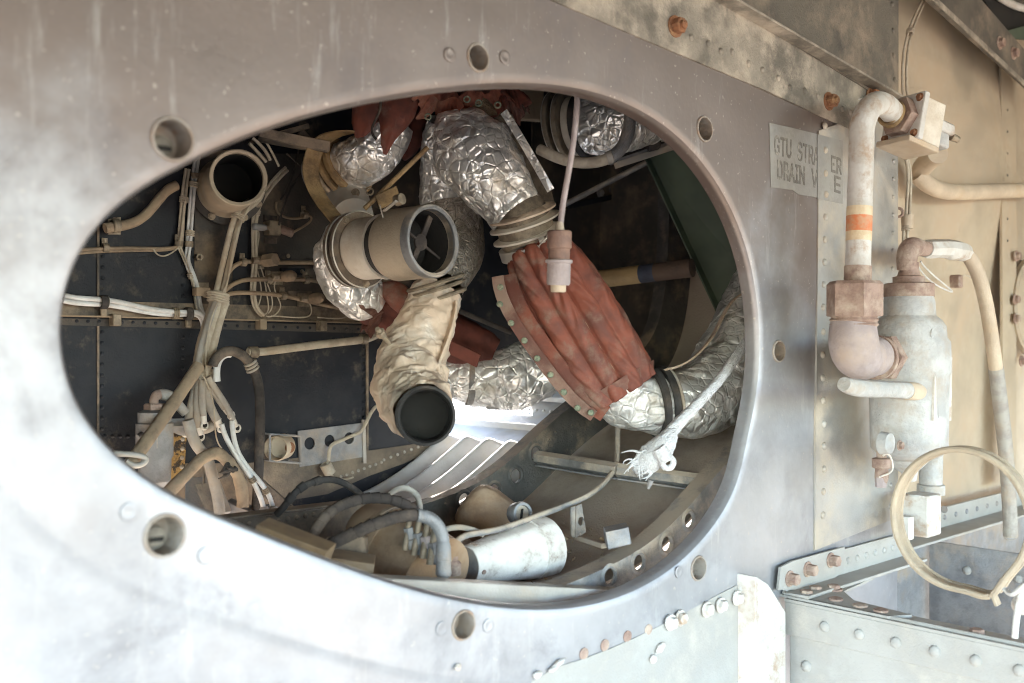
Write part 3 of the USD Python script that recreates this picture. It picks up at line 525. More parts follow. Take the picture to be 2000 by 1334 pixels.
# rivets of the far frame
rivets(FF, [(870, 985), (1072, 860), (1085, 845), (1117, 832)], 1.3495, .003, 'frame_dark')
# side and top linings
LN = Thing('bay_lining', 'dark unlit inner lining closing the bay overhead and at the left', 'lining', W(.8, 1.3, .7))
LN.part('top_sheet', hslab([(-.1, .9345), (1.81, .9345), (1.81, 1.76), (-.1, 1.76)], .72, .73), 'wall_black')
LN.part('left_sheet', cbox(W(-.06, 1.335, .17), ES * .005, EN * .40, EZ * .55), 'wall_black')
# corrugated door skin beyond the far frame
def corr(u, n):
    c = .5 + .5 * np.cos((n - 1.42) / .066 * 2 * np.pi); w = np.clip((.69 - u) / .06, 0, 1); return .032 * c ** .8 * w * w * (3 - 2 * w)
CD = Thing('corrugated_door', 'bright grey corrugated inner door skin beyond the black far frame', 'door', W(1.3, 1.52, -.25))
CD.part('corrugated_sheet', hull_sheet(1.375, 1.70, 1.0, 1.62, k=110, m=130, off=.006, fn=corr, hi=-.09), 'door_alloy')
CD.part('outer_sheet', hull_sheet(1.70, 2.3, 1.385, 1.62, off=.006, hi=-.09), 'door_alloy')
for dz, zz_ in ((0, -.182), (1, -.157)):
    ss = float(np.interp(zz_, hsp[20:75, 1], hsp[20:75, 0]))
    CD.part('rivets', [rivet(W(ss, n, zz_ + .009), unit(EZ * .8 - ES * .6), .004) for n in np.arange(1.40, 1.77, .022)], 'door_alloy', kind='stuff')
CD.part('upper_rail', [cbox(W(1.545, 1.58, -.115), unit(ES + .5 * EZ) * .018, EN * .2, unit(EZ - .5 * ES) * .006), cbox(W(1.60, 1.58, -.085), unit(ES + .5 * EZ) * .012, EN * .2, unit(EZ - .5 * ES) * .009)], 'door_alloy')
CD.part('lap_edge', [cbox(W(1.465, 1.58, -.178), unit(ES + .6 * EZ) * .002, EN * .2, unit(EZ - .6 * ES) * .010)], 'door_alloy')
# ================================================================== ducts in the middle of the bay
def pts(*q): return [P(*a) for a in q]
def rp(*q): return [r * Y / 2000 for r, Y in q]
def duct(q, sides=72, m=110, amp=.005, size=.03, seed=0, soft=.5, caps=False, prof=None):
    """q: (x, y, Y, radius in picture px)."""
    return crumple(tube([P(*a[:3]) for a in q], [a[3] * a[2] / 2000 for a in q], sides, m, caps=caps, prof=prof), amp, size, seed, soft)
def sleeve(origin, axis, r0, r1, depth, back=True):
    return lathe([(0, r1), (0.0015, (r0 + r1) / 2), (0, r0), (-depth, r0), (-depth, 1e-4), (-depth - .002, 1e-4), (-depth - .002, r1)] if back else [(0, r1), (.0015, (r0 + r1) / 2), (0, r0), (-depth, r0), (-depth, r1)], origin, axis, 48, loop=True)

# --- open elbow in the centre
E = Thing('elbow_duct', 'dusty tan foil wrapped elbow duct with a round black open end facing out', 'duct', P(830, 812, 1.5))
E.part('foil_wrap', duct([(862, 560, 1.74, 46), (850, 585, 1.73, 50), (828, 640, 1.70, 60), (806, 700, 1.67, 68), (800, 750, 1.62, 72), (812, 788, 1.56, 68), (828, 808, 1.50, 60)], amp=.014, size=.032, seed=3, soft=.25), 'foil_tan')
ax = unit([.12, -1, .05]); c = P(831, 812, 1.475)
E.part('end_ring', lathe([(.004, .0365), (.008, .0395), (.006, .0432), (-.006, .0440), (-.014, .0435), (-.014, .0365)], c, ax, 56, loop=True), 'black_rubber')
E.part('inner_sleeve', sleeve(c, ax, .0355, .0368, .05), 'void_black')
E.part('seam_fold', strap([P(888, 590, 1.70), P(880, 640, 1.67), P(862, 690, 1.63), P(852, 720, 1.60), P(858, 750, 1.57)], .014, .004, [.5, -.8, .2]), 'foil_tan')
ub = unit([.28, .12, -.95])
for k, (x, y, r) in enumerate(((851, 552, 60), (853, 563, 58), (862, 578, 52))):
    E.part('bellows_ring', lathe([(-.003, .02), (-.003, r * 1.72 / 2000 - .002), (0, r * 1.72 / 2000), (.003, r * 1.72 / 2000 - .002), (.003, .02)], P(x, y, 1.72), ub, 48, loop=True), 'clamp_metal')
bp = P(747, 655, 1.60)
E.part('bolt', cat(hexa(bp, [-.3, -.8, .5], .008, .012), lathe([(-.03, .004), (.02, .004)], bp, [-.3, -.8, .5], 12)), 'clamp_metal')

# --- fan duct
FA = unit([.76, -.65, .02]); FC = P(842, 471, 1.60)
F = Thing('fan_duct', 'beige and white duct section with a four spoke grille in its dark open end', 'duct', FC)
F.part('outer_shell', lathe([(-.084, .044), (-.084, .0555), (-.077, .058), (-.02, .0575), (-.012, .0565), (.0, .0555), (.0, .050), (-.084, .050)], FC, FA, 64, loop=True), 'beige_metal')
F.part('end_ring', lathe([(-.010, .050), (-.010, .0575), (.002, .0582), (.006, .0565), (.007, .0535), (.004, .050)], FC, FA, 64, loop=True), 'frame_grey')
F.part('inner_sleeve', sleeve(FC - FA * .012, FA, .0485, .0498, .05), 'void_black')
hub = F.part('hub', lathe([(0, .013), (.004, .013), (.007, .009), (.008, .003)], FC - FA * .026, FA, 24), 'hose_brown')
b1 = unit(np.cross(FA, EZ)); b2 = np.cross(b1, FA)
for k in range(4):
    a_ = .5 + k * math.pi / 2; d = math.cos(a_) * b1 + math.sin(a_) * b2
    F.part('spoke', bar(FC - FA * .024 + d * .010, FC - FA * .024 + d * .0485, .010 if k % 2 else .004, .004, up=FA), 'hose_brown')
F.part('dark_gap', lathe([(-.106, .03), (-.106, .0490), (-.080, .0490), (-.080, .03)], FC, FA, 48, loop=True), 'black_rubber')
F.part('white_section', lathe([(-.160, .03), (-.160, .0500), (-.155, .0515), (-.112, .0515), (-.106, .0535), (-.102, .0535), (-.102, .03)], FC, FA, 64, loop=True), 'cream_metal')
for t, r in ((-.166, .064), (-.184, .063)):
    F.part('flange_plate', crumple(ringm(FC + FA * t, FA, .03, r, .009, 64), .0004, .03, 4), 'frame_brown')
    F.part('flange_lip', torus(FC + FA * (t + .0042), FA, r - .0005, .0012, 64, 6), 'flange_edge')
for a_ in (2.2, 3.3, 4.6, .9): F.part('bolt', bolt(FC + FA * -.161 + .058 * (math.cos(a_) * b1 + math.sin(a_) * b2), FA, .005), 'clamp_metal')
F.part('foil_elbow', duct([(692, 482, 1.74, 62), (676, 500, 1.77, 58), (672, 535, 1.79, 54), (690, 562, 1.80, 48), (722, 590, 1.82, 42)], amp=.009, size=.032, seed=9), 'foil_grey')
cl = FC + FA * -.098
F.part('clamp_lever', [bar(P(750, 412, 1.60), P(775, 392, 1.57), .006, .003), bar(P(748, 425, 1.60), P(742, 400, 1.60), .004, .002)], 'pale_alloy')
F.part('lever_knob', lathe([(-.006, .004), (-.006, .009), (.006, .009), (.006, .004)], P(780, 390, 1.58), [.8, -.6, .2], 18), 'clamp_metal')

# --- clamped duct at upper left
V = Thing('clamped_duct', 'foil duct gripped by rusty brown rings and an ochre strap at upper left', 'duct', P(670, 330, 1.88))
VA = unit([.76, -.5, .42]); VC = P(672, 332, 1.86)
V.part('foil_wrap', duct([(672, 330, 1.86, 47), (695, 318, 1.84, 50), (722, 305, 1.82, 50), (745, 282, 1.82, 46), (770, 240, 1.83, 40)], amp=.006, size=.028, seed=21), 'foil_bright')
for t, r, w in ((-.020, .057, .012), (-.004, .061, .009), (.010, .057, .010)): V.part('ring', ringm(VC + VA * t, VA, .040, r, w, 56), 'ochre_metal' if t > -.01 else 'clamp_metal')
V.part('shield', lathe([(-.05, .054), (-.05, .058), (-.024, .062), (-.024, .058)], VC, VA, 48, loop=True), 'grey_alloy')
V.part('neck', tube(pts((655, 345, 1.9), (672, 382, 1.87), (690, 425, 1.80)), [.046, .042, .036], 40, 24), 'pale_alloy')
V.part('strap', strap(pts((698, 258, 1.80), (655, 263, 1.80), (622, 284, 1.80), (607, 325, 1.79), (614, 365, 1.78), (638, 405, 1.76), (662, 434, 1.73)), .031, .003, [.8, .75, .1], 60), 'ochre_metal')
V.part('bolt', bolt(P(660, 430, 1.715), [-.2, -1, .2], .006), 'clamp_metal')
V.part('bolt', bolt(P(694, 377, 1.80), [-.2, -1, .2], .006), 'clamp_metal')
V.part('wing_nut', torus(P(722, 374, 1.79), [.2, -1, .1], .006, .0015, 20, 6), 'clamp_metal')
single('brown_rod', tube(pts((712, 408, 1.72), (835, 288, 1.74)), .0042, 12), 'ochre_metal', 'thin brown rod slanting up from the fan duct to the big foil duct', 'rod')
ct = Thing('rod_bracket', 'ochre leaf shaped bracket at the foot of the thin brown rod', 'bracket', P(760, 388, 1.74))
ct.part('leaf', crumple(cbox(P(758, 386, 1.72), [.018, 0, .008], [0, .003, 0], [-.004, 0, .012]), .001, .01, 2), 'ochre_metal')

# --- red sleeves hanging at upper left
def rag(q, seed, flat=.5, sides=48, m=50, amp=.004, folds=3):
    return crumple(tube([P(*a[:3]) for a in q], [a[3] * a[2] / 2000 for a in q], sides, m, prof=lambda u, p: (1 - flat * np.sin(p) ** 2) * (1 + .10 * np.cos(folds * p + 3 * u))), amp, .035, seed, .5)
RS = Thing('red_sleeve', 'two drooping red cloth sleeves tapering to points at upper left', 'sleeve', P(740, 230, 1.85))
RS.part('left_lobe', rag([(722, 165, 1.80, 36), (718, 215, 1.80, 33), (710, 250, 1.79, 24), (705, 276, 1.79, 9)], 31), 'red_fabric')
RS.part('right_lobe', rag([(778, 165, 1.80, 40), (772, 220, 1.79, 36), (760, 265, 1.78, 20), (751, 302, 1.78, 4)], 32), 'red_fabric')
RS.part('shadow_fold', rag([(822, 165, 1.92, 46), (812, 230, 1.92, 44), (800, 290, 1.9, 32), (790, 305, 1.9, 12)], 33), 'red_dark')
RS.part('edge_cord', tube(pts((741, 190, 1.76), (738, 225, 1.755), (727, 250, 1.755), (735, 272, 1.755)), .0022, 8), 'rubber_dark')

# --- big bright Y duct
Y_ = Thing('y_duct', 'big bright crinkled foil Y duct in the top middle of the opening', 'duct', P(900, 330, 1.8))
Y_.part('right_branch', duct([(893, 215, 1.80, 40), (902, 250, 1.80, 62), (925, 300, 1.79, 80), (962, 352, 1.78, 72), (992, 395, 1.775, 60), (1012, 422, 1.77, 54)], 96, 150, amp=.013, size=.04, seed=41, soft=.35), 'foil_bright')
Y_.part('left_branch', duct([(868, 235, 1.83, 34), (866, 290, 1.85, 44), (868, 345, 1.86, 48), (875, 400, 1.86, 55)], 72, 90, amp=.005, size=.028, seed=42), 'foil_bright')
Y_.part('taped_leg', duct([(875, 380, 1.86, 54), (882, 430, 1.87, 60), (888, 480, 1.86, 58), (880, 520, 1.80, 50), (862, 556, 1.75, 44)], 72, 90, amp=.0022, size=.02, seed=43), 'foil_dark')
Y_.part('side_plate', crumple(pslab([(955, 235), (985, 222), (1074, 362), (1086, 402), (1040, 420), (1000, 330)], 1.345, 1.349), .003, .03, 5), 'clamp_metal')
Y_.part('edge_strip', strap(pts((984, 218, 1.76), (1012, 262, 1.755), (1045, 318, 1.75), (1076, 372, 1.75)), .014, .002, [.8, -.4, .5]), 'foil_bright')
Y_.part('cuff', duct([(928, 205, 1.84, 34), (945, 228, 1.84, 36), (958, 250, 1.83, 32)], 40, 30, amp=.003, size=.02, seed=6), 'felt_tan')
# crumpled red collars above it
CL = Thing('red_collar', 'crumpled torn red cloth collars bunched above the big foil duct', 'collar', P(920, 190, 1.8))
def skirt(x, y, Yd, r0, r1, h, folds, seed, axis=(0, 0, -1), sides=130, m=26):
    r = np.random.default_rng(seed); ph = np.arange(sides) * 2 * np.pi / sides; u = np.linspace(0, 1, m); o = P(x, y, Yd); k0 = Yd / 2000; axis = unit(axis); a1 = unit(np.cross(axis, [.3, 1, .2])); a2 = np.cross(axis, a1)
    w = sum(np.sin(ph * f_ + r.uniform(0, 6)) * r.uniform(.4, 1) for f_ in (folds, folds * 2 + 1, folds - 3)) / 1.7
    R = (r0 + (r1 - r0) * u[:, None] ** .8 + w[None] * (.26 * r1) * u[:, None] ** .7) * k0; Zz = (h * u[:, None] * (1 + .25 * np.sin(ph * 5 + 1 + seed)[None]) + .1 * h * w[None]) * k0
    v = o + R[..., None] * (np.cos(ph)[None, :, None] * a1 + np.sin(ph)[None, :, None] * a2) + Zz[..., None] * axis
    return crumple((v.reshape(-1, 3), tri(grid_faces(m, sides))), .004, .02, seed)
CL.part('left_collar', skirt(868, 172, 1.78, 22, 50, 44, 9, 51, (-.25, -.3, -1)), 'red_lit')
CL.part('middle_collar', skirt(945, 168, 1.79, 24, 48, 34, 8, 52, (.1, -.35, -1)), 'red_lit')
CL.part('right_collar', skirt(992, 172, 1.82, 16, 34, 48, 7, 53, (.2, -.2, -1)), 'red_fabric', label='darker red torn end')
CL.part('upper_bag', rag([(850, 150, 1.84, 40), (900, 165, 1.85, 44), (960, 160, 1.86, 46), (1000, 165, 1.86, 30)], 54, .3, amp=.006), 'red_fabric')
for x, y in ((912, 194), (935, 201), (836, 228), (972, 205)): CL.part('eyelet', torus(P(x, y, 1.74), [0, -1, .1], .005, .0016, 18, 6), 'snap_green')
PK = Thing('cream_panel', 'blurred cream rounded panel high behind the red collars', 'panel', P(1025, 190, 2.1))
PK.part('face', lump(cbox(P(1030, 190, 2.15), [.035, .01, 0], [0, .01, 0], [0, 0, .05], .008), .002, .03, 2), 'beige_metal')

# --- bellows and the quilted red blanket
B = Thing('bellows', 'two finned rusty bellows rings and a steel clamp above the quilted blanket', 'bellows', P(1030, 450, 1.77))
BA = unit([.30, .27, -.93])
B.part('neck', tube([P(1010, 408, 1.78), P(1024, 440, 1.77), P(1038, 490, 1.76)], [.046, .049, .047], 40, 20), 'clamp_metal')
for x, y, r in ((1020, 416, .060), (1024, 433, .063), (1030, 456, .062)):
    B.part('fin', lathe([(-.006, .045), (-.001, r - .003), (.0, r), (.003, r), (.004, r - .003), (.002, .045)], P(x, y, 1.77), BA, 56, loop=True), 'cream_metal' if y > 420 else 'foil_tan')
B.part('clamp_band', ringm(P(1036, 484, 1.765), BA, .046, .0545, .020, 56), 'pale_alloy')
B.part('clamp_screw', [bar(P(1066, 466, 1.70), P(1088, 452, 1.71), .009, .008), hexa(P(1064, 467, 1.70), [-.8, 0, -.3], .006, .01)], 'pale_alloy')
B.part('wire_tail', tube(pts((1052, 482, 1.70), (1060, 472, 1.69), (1072, 462, 1.69)), .001, 6), 'flange_edge')
BLK = Thing('quilted_blanket', 'quilted red insulation blanket bag with a row of green snaps down its edge', 'insulation blanket', P(1130, 640, 1.7))
qa = [(1046, 492, 1.765, 46), (1049, 498, 1.763, 74), (1054, 507, 1.76, 84), (1078, 547, 1.755, 88), (1110, 600, 1.75, 90), (1150, 668, 1.745, 91), (1188, 730, 1.74, 89), (1208, 762, 1.74, 84)]
NQ = 13
def boxy(p): return (np.abs(np.cos(p + .55)) ** 3.4 + np.abs(np.sin(p + .55)) ** 3.4) ** (-1 / 3.4) * .92
def quilt(u, p):
    a = np.abs(np.sin(NQ / 2 * p)); return boxy(p) * (.80 + .215 * a ** .36 +   .030 * a * np.sin(46 * u + 5 * np.sin(NQ * p * .5 + 2)) * np.clip(meshkit.fbm(np.stack([u * 6 + 0 * p, p * 2 + 0 * u, 0 * u * p], -1), 2, 3) * 2.4 - .6, 0, 1.3))
qm = tube([P(*a[:3]) for a in qa], [a[3] * a[2] / 2000 for a in qa], 176, 170, prof=quilt, up=[.8, -.5, .3])
BLK.part('bag', crumple(qm, .0026, .026, 61, .45), 'red_fabric')
cc = spline([P(*a[:3]) for a in qa], 170); t_, A_, B_ = frames(cc, [.8, -.5, .3]); rr_ = PchipInterpolator(np.linspace(0, 1, len(qa)), [a[3] * a[2] / 2000 for a in qa])(np.linspace(0, 1, 170))
for k in range(NQ):
    ph = 2 * math.pi * k / NQ; u = np.linspace(0, 1, 170); p_ = ph + 0 * u
    c = cc + (rr_ * boxy(ph) * .83)[:, None] * (np.cos(p_)[:, None] * A_ + np.sin(p_)[:, None] * B_)
    if (c[80] - cc[80]) @ np.array([-.05, -1, 0]) > -.03: BLK.part('seam', tube(c[6:166:5], .0016, 6, 60), 'seam_thread')
fe = [(972, 540, 1.70), (984, 588, 1.69), (1013, 642, 1.68), (1054, 700, 1.675), (1104, 764, 1.67), (1160, 812, 1.67)]
BLK.part('snap_flap', crumple(strap([P(*a) for a in fe], .020, .003, [.83, -.2, .5], 90), .0016, .02, 6), 'red_dusty')
BLK.part('snap_flap', crumple(strap([P(x + 22, y - 4, Y + .012) for x, y, Y in fe], .030, .004, [.83, -.35, .5], 90), .002, .02, 7), 'red_fabric')
for x, y in ((977, 561), (976, 594), (998, 631), (1024, 665), (1049, 700), (1075, 732), (1101, 766), (1128, 797), (1154, 806)):
    BLK.part('snap', lathe([(-.002, .0052), (.001, .0052), (.0028, .0043), (.0034, .0025)], P(x, y, 1.663), [-.25, -1, .1], 18), 'snap_green')
BLK.part('bottom_cuff', crumple(tube([P(1200, 748, 1.742), P(1212, 768, 1.74)], [.077, .066], 80, 8, caps=False), .004, .02, 8), 'red_dusty')
BLK.part('torn_hem', skirt(1046, 505, 1.76, 36, 58, 30, 9, 63, unit([.35, .05, -.9])), 'red_dusty')

# --- lower right foil duct
D = Thing('foil_elbow_duct', 'silver crinkled foil elbow duct with two black bands at lower right of the opening', 'duct', P(1330, 780, 1.8))
D.part('foil_wrap', duct([(1190, 775, 1.72, 44), (1235, 787, 1.72, 54), (1290, 790, 1.74, 64), (1345, 786, 1.78, 74), (1395, 760, 1.84, 80), (1440, 700, 1.91, 80), (1475, 620, 1.97, 74), (1500, 560, 2.02, 68)], 96, 170, amp=.010, size=.042, seed=71), 'foil_grey')
DA = unit([.95, .25, .12])
for x, w in ((1279, .011), (1297, .012)): D.part('band', ringm(P(x, 786 - (x - 1279) * .1, 1.735 + (x - 1279) * .0009), DA, .05, .0615, w, 64), 'black_rubber')
D.part('band_rim', ringm(P(1308, 785, 1.752), DA, .05, .0605, .005, 64), 'pale_alloy')
D.part('seam_fold', strap(pts((1300, 722, 1.72), (1352, 700, 1.77), (1395, 650, 1.84), (1420, 602, 1.89), (1455, 572, 1.93)), .014, .003, [.2, -1, .2]), 'foil_tan')
# --- foil duct low behind the blanket
G = Thing('rear_foil_duct', 'dull grey foil duct low behind the quilted blanket with a dark band', 'duct', P(960, 740, 2.0))
G.part('foil_wrap', duct([(862, 728, 1.98, 38), (905, 738, 1.98, 48), (950, 742, 1.98, 56), (1000, 738, 1.98, 62), (1050, 720, 1.98, 60), (1090, 690, 1.98, 50)], amp=.009, size=.04, seed=81), 'foil_grey')
G.part('band', ringm(P(918, 740, 1.98), [.95, .15, -.05], .03, .052, .014, 48), 'frame_grey')
G.part('bracket', cbox(P(966, 790, 1.96), [.016, 0, 0], [0, .004, 0], [0, 0, .009]), 'grey_alloy')
# --- red sleeve crossing behind the elbow
K2 = Thing('red_duct_sleeve', 'dark red torn cloth sleeve crossing low behind the tan elbow duct', 'sleeve', P(830, 640, 1.88))
K2.part('cloth', rag([(700, 592, 1.84, 30), (742, 606, 1.85, 44), (800, 626, 1.88, 46), (870, 652, 1.93, 46), (930, 676, 1.96, 44), (960, 690, 1.97, 34)], 91, .2, 60, 80, .006, 5), 'red_dark')
K2.part('torn_edge', skirt(736, 598, 1.82, 26, 46, 34, 8, 92, (-.8, -.3, -.35)), 'red_dusty')
K2.part('upper_scrap', rag([(745, 568, 1.80, 14), (775, 578, 1.80, 26), (800, 600, 1.80, 20)], 93, .4), 'red_fabric')
K2.part('loose_flap', strap(pts((865, 672, 1.86), (895, 685, 1.85), (935, 705, 1.84)), .028, .004, [0, -.5, 1]), 'red_dark')
single('dark_rod', tube(pts((898, 608, 1.80), (1000, 650, 1.80)), .0045, 10), 'rubber_dark', 'dark thin rod running behind the quilted blanket from the tan elbow', 'rod')
single('upper_dark_rod', tube(pts((1098, 402, 2.15), (1262, 318, 2.1)), .006, 10), 'frame_grey', 'dark grey rod slanting up under the top right foil duct', 'rod')

# --- valve duct at top right
T = Thing('flanged_duct', 'crinkled foil duct with two pale edged flange plates at top right', 'duct', P(1150, 240, 1.95))
TA = unit([.86, -.5, .06])
T.part('foil_wrap', duct([(1128, 248, 1.95, 48), (1165, 244, 1.92, 58), (1205, 240, 1.90, 58), (1260, 234, 1.92, 48), (1330, 225, 1.95, 44)], amp=.004, size=.02, seed=101), 'foil_bright')
for x in (1092, 1110):
    c = P(x, 246, 1.97 - (x - 1092) * .001); T.part('flange_plate', ringm(c, TA, .03, .066, .010, 48), 'clamp_metal'); T.part('flange_lip', torus(c - TA * .004, TA, .0655, .0013, 48, 6), 'flange_edge')
T.part('band', ringm(P(1142, 246, 1.94), TA, .04, .062, .014, 48), 'black_rubber')
T.part('collar', ringm(P(1126, 246, 1.95), TA, .03, .056, .014, 48), 'cream_metal')
for dz, dy in ((.052, .02), (-.01, -.058), (-.05, -.03)): T.part('bolt', bolt(P(1112, 246, 1.95) + [0.01, dy, dz], TA, .006), 'pale_alloy')
SH = Thing('ledge_rail', 'silver ledge rail under the top right foil duct', 'rail', P(1290, 290, 1.9))
SH.part('rail', bar(P(1195, 318, 1.95), P(1345, 268, 1.98), .03, .006), 'grey_alloy'); SH.part('lip', bar(P(1200, 324, 1.93), P(1345, 277, 1.96), .003, .012), 'pale_alloy')
SH.part('clip', lump(cbox(P(1278, 272, 1.93), [.012, 0, .003], [0, .012, 0], [0, 0, .02], .004), .003, .01, 1), 'rubber_dark')
HB = Thing('braided_hose', 'pale hose with braided end looping below the top right foil duct', 'hose', P(1150, 310, 1.8))
hq = pts((1054, 292, 1.80), (1075, 302, 1.79), (1105, 313, 1.785), (1150, 318, 1.78), (1190, 308, 1.78), (1218, 282, 1.79), (1230, 240, 1.80), (1232, 170, 1.82))
HB.part('hose', tube(hq[:5], .0098, 18, 50), 'cable_pale')
HB.part('braid', [tube(hq[4:], .0105, 18, 50)] + [torus(p, d, .0103, .0011, 18, 5) for p, d in zip(spline(hq[4:], 60), frames(spline(hq[4:], 60))[0])], 'grey_alloy')
HB.part('ferrule', ringm(hq[4], [1, 0, .3], .008, .0118, .012, 24), 'pale_alloy')

# --- green and dark sheets on the right, striped pole
GP = Thing('green_panel', 'dark green painted slanting panel at the right inside the opening', 'panel', P(1400, 450, 2.0))
q = [P(1262, 300, 2.13), P(1335, 262, 2.05), P(1560, 660, 2.05), P(1432, 660, 2.13)]
vv = np.array(q + [x + EN * .004 for x in q]); GP.part('sheet', (vv, np.array([[0, 1, 2], [0, 2, 3], [4, 6, 5], [4, 7, 6], [0, 4, 5], [0, 5, 1], [1, 5, 6], [1, 6, 2], [2, 6, 7], [2, 7, 3], [3, 7, 4], [3, 4, 0]])), 'green_paint', smooth=False)
GP.part('edge_strip', bar(P(1262, 303, 2.125), P(1430, 662, 2.125), .02, .004, up=EN), 'green_paint')
DK = Thing('dark_inner_wall', 'brown black inner wall with a bolted flange behind the green panel', 'wall', P(1200, 450, 2.4))
DK.part('sheet', lump(pslab([(1040, 150), (1520, 60), (1520, 760), (1040, 800)], 1.62, 1.625), .0, .1), 'wall_brown')
DK.part('flange', bar(N(1100, 405, 1.60), N(1300, 362, 1.60), .03, .012), 'wall_black')
for x, y in ((1196, 371), (1222, 366), (1246, 361), (1268, 357), (1172, 377)): DK.part('bolt', bolt(N(x, y, 1.59), -EN, .008), 'frame_grey')
DK.part('slanted_rib', bar(N(1225, 480, 1.58), N(1420, 640, 1.45), .05, .02), 'wall_brown')
PL = Thing('striped_pole', 'horizontal pole with tan, blue and brown bands behind the quilted blanket', 'pole', P(1270, 535, 2.05))
pa_, pb_ = P(1150, 548, 2.12), P(1352, 523, 2.0)
for a_, b_, m_ in ((0, .52, 'pole_tan'), (.52, .66, 'pole_blue'), (.66, 1, 'pole_brown')): PL.part('band', tube([pa_ + (pb_ - pa_) * a_, pa_ + (pb_ - pa_) * b_], .0185, 24), m_)

# --- hanging connector and frayed white rope, close behind the opening
CN = Thing('hanging_connector', 'brown electrical plug hanging on a thin grey cord near the top of the opening', 'connector', P(1093, 510, 1.42))
CN.part('cord', tube(pts((1129, 150, 1.44), (1125, 230, 1.43), (1115, 310, 1.42), (1101, 390, 1.42), (1095, 445, 1.42)), .0042, 12), 'mauve_metal')
cx0 = P(1093, 450, 1.42); dn = unit([-.02, .05, -1])
CN.part('boot', lathe([(-.012, .004), (-.008, .0055), (.002, .007)], cx0, dn, 20), 'cable_pale')
CN.part('backshell', lathe([(0, .015), (.002, .0172), (.024, .0172), (.026, .0150), (.040, .0150)], cx0, dn, 28), 'brown_connector')
CN.part('coupling_ring', lathe([(.040, .017), (.041, .0190), (.045, .0190), (.046, .0165), (.073, .0165), (.076, .015)], cx0, dn, 28), 'mauve_metal')
CN.part('tip', lathe([(.076, .011), (.085, .0105), (.086, .008)], cx0, dn, 24), 'beige_pipe')
RP = Thing('frayed_rope', 'white frayed cord with a broken clip hanging at the lower right rim', 'rope', P(1290, 880, 1.5))
rq = pts((1470, 652, 1.70), (1432, 705, 1.66), (1385, 765, 1.60), (1330, 822, 1.55), (1298, 860, 1.53))
RP.part('cord', crumple(tube(rq, [.0085, .0085, .008, .0085, .012], 22, 90), .0022, .008, 5), 'rope_white')
RP.part('knot', crumple(tube(pts((1312, 842, 1.54), (1295, 870, 1.52), (1270, 895, 1.52), (1240, 920, 1.52)), [.008, .018, .020, .005], 30, 40), .006, .015, 6), 'rope_white')
RP.part('clip', crumple(cat(tube(pts((1285, 875, 1.50), (1302, 900, 1.50)), [.011, .012], 20, 10), torus(P(1304, 903, 1.50), [.1, -1, .1], .0085, .0045, 24, 8)), .001, .008, 7), 'rope_white')
r_ = np.random.default_rng(12)
for k in range(34):
    o = np.array([1262 + r_.uniform(-16, 26), 892 + r_.uniform(-14, 14)]); e_ = o + [r_.uniform(-36, 22), r_.uniform(-8, 40)]; md = (o + e_) / 2 + r_.uniform(-8, 8, 2)
    RP.part('frayed_end', tube(pts((*o, 1.515), (*md, 1.51), (*e_, 1.512)), [.0018, .0014, .0005], 6, 10), 'rope_white')
RP.part('dark_tip', tube(pts((1271, 938, 1.512), (1266, 955, 1.512)), [.005, .002], 10), 'grey_alloy')
# ================================================================== cables and fittings on the back wall
def npts(q, n): return [N(a[0], a[1], a[2] if len(a) > 2 else n) for a in q]
def cable(name, label, q, n, r, mat, cat_='cable', ties=(), tie_mat='cable_pale', strands=1, spread=0., sides=9, group=None, lumpy=0.):
    p = npts(q, n); T = Thing(name, label, cat_, p[0], group); m = 10 * len(p); c = spline(p, m); t, A, B_ = frames(c)
    for k in range(strands):
        a = 2 * math.pi * k / max(strands, 1) + 1.4 * np.linspace(0, 1, m); off = (spread * (np.cos(a)[:, None] * A + np.sin(a)[:, None] * B_)) if strands > 1 else 0
        w = tube(c + off, r, sides, m)
        T.part('strand' if strands > 1 else 'sheath', lump(w, lumpy, .02, k) if lumpy else w, mat)
    for u in ties:
        i = min(int(u * (m - 1)), m - 1); T.part('tie', cat(*[torus(c[i] + t[i] * d_, t[i], r + spread + .0006, .0017, 18, 6) for d_ in (-.003, .0005, .004)]), tie_mat)
    return T, c
def pclip(name, label, x, y, n, r, axis, mat='clamp_metal', group=None):
    p = N(x, y, n); T = Thing(name, label, 'clip', p, group)
    T.part('loop', lathe([(-.005, r), (-.005, r + .002), (.005, r + .002), (.005, r)], p, axis, 20, loop=True), mat)
    T.part('foot', cbox(p + EN * .004 + EZ * (r + .005), ES * .005, EN * .0015, EZ * .006), mat); T.part('screw', bolt(p + EZ * (r + .006) + EN * .002, -EN, .003), mat)
n1, n2, n3 = 1.688, 1.675, 1.655
# wire bundles at the left
cable('wire_bundle', 'pale wire bundle dropping at far left of the wall beside the rivets', [(366, 330), (358, 400), (354, 450), (350, 482)], n1, .0026, 'cable_pale', 'wire bundle', (.35,), strands=3, spread=.0034)
cable('wire_bundle', 'pale taller wire bundle dropping left of the open pipe stub', [(388, 290), (379, 350), (373, 420), (368, 490), (367, 512), (380, 548), (388, 590), (400, 625)], n1, .0028, 'wire_white', 'wire bundle', (.2, .42), strands=3, spread=.0034)
cable('wire_run', 'horizontal tan wire run from the left rim to the wire bundle clip', [(150, 492), (205, 488), (280, 487), (340, 484), (352, 474)], n1, .0028, 'cable_beige', 'wire', strands=2, spread=.0024)
cable('branch_wire', 'thin pale wires slanting from the clip down to the trunk cable', [(350, 482), (362, 510), (378, 560), (381, 590), (396, 625)], n1, .0018, 'cable_pale', 'wire', (.4,), strands=2, spread=.002)
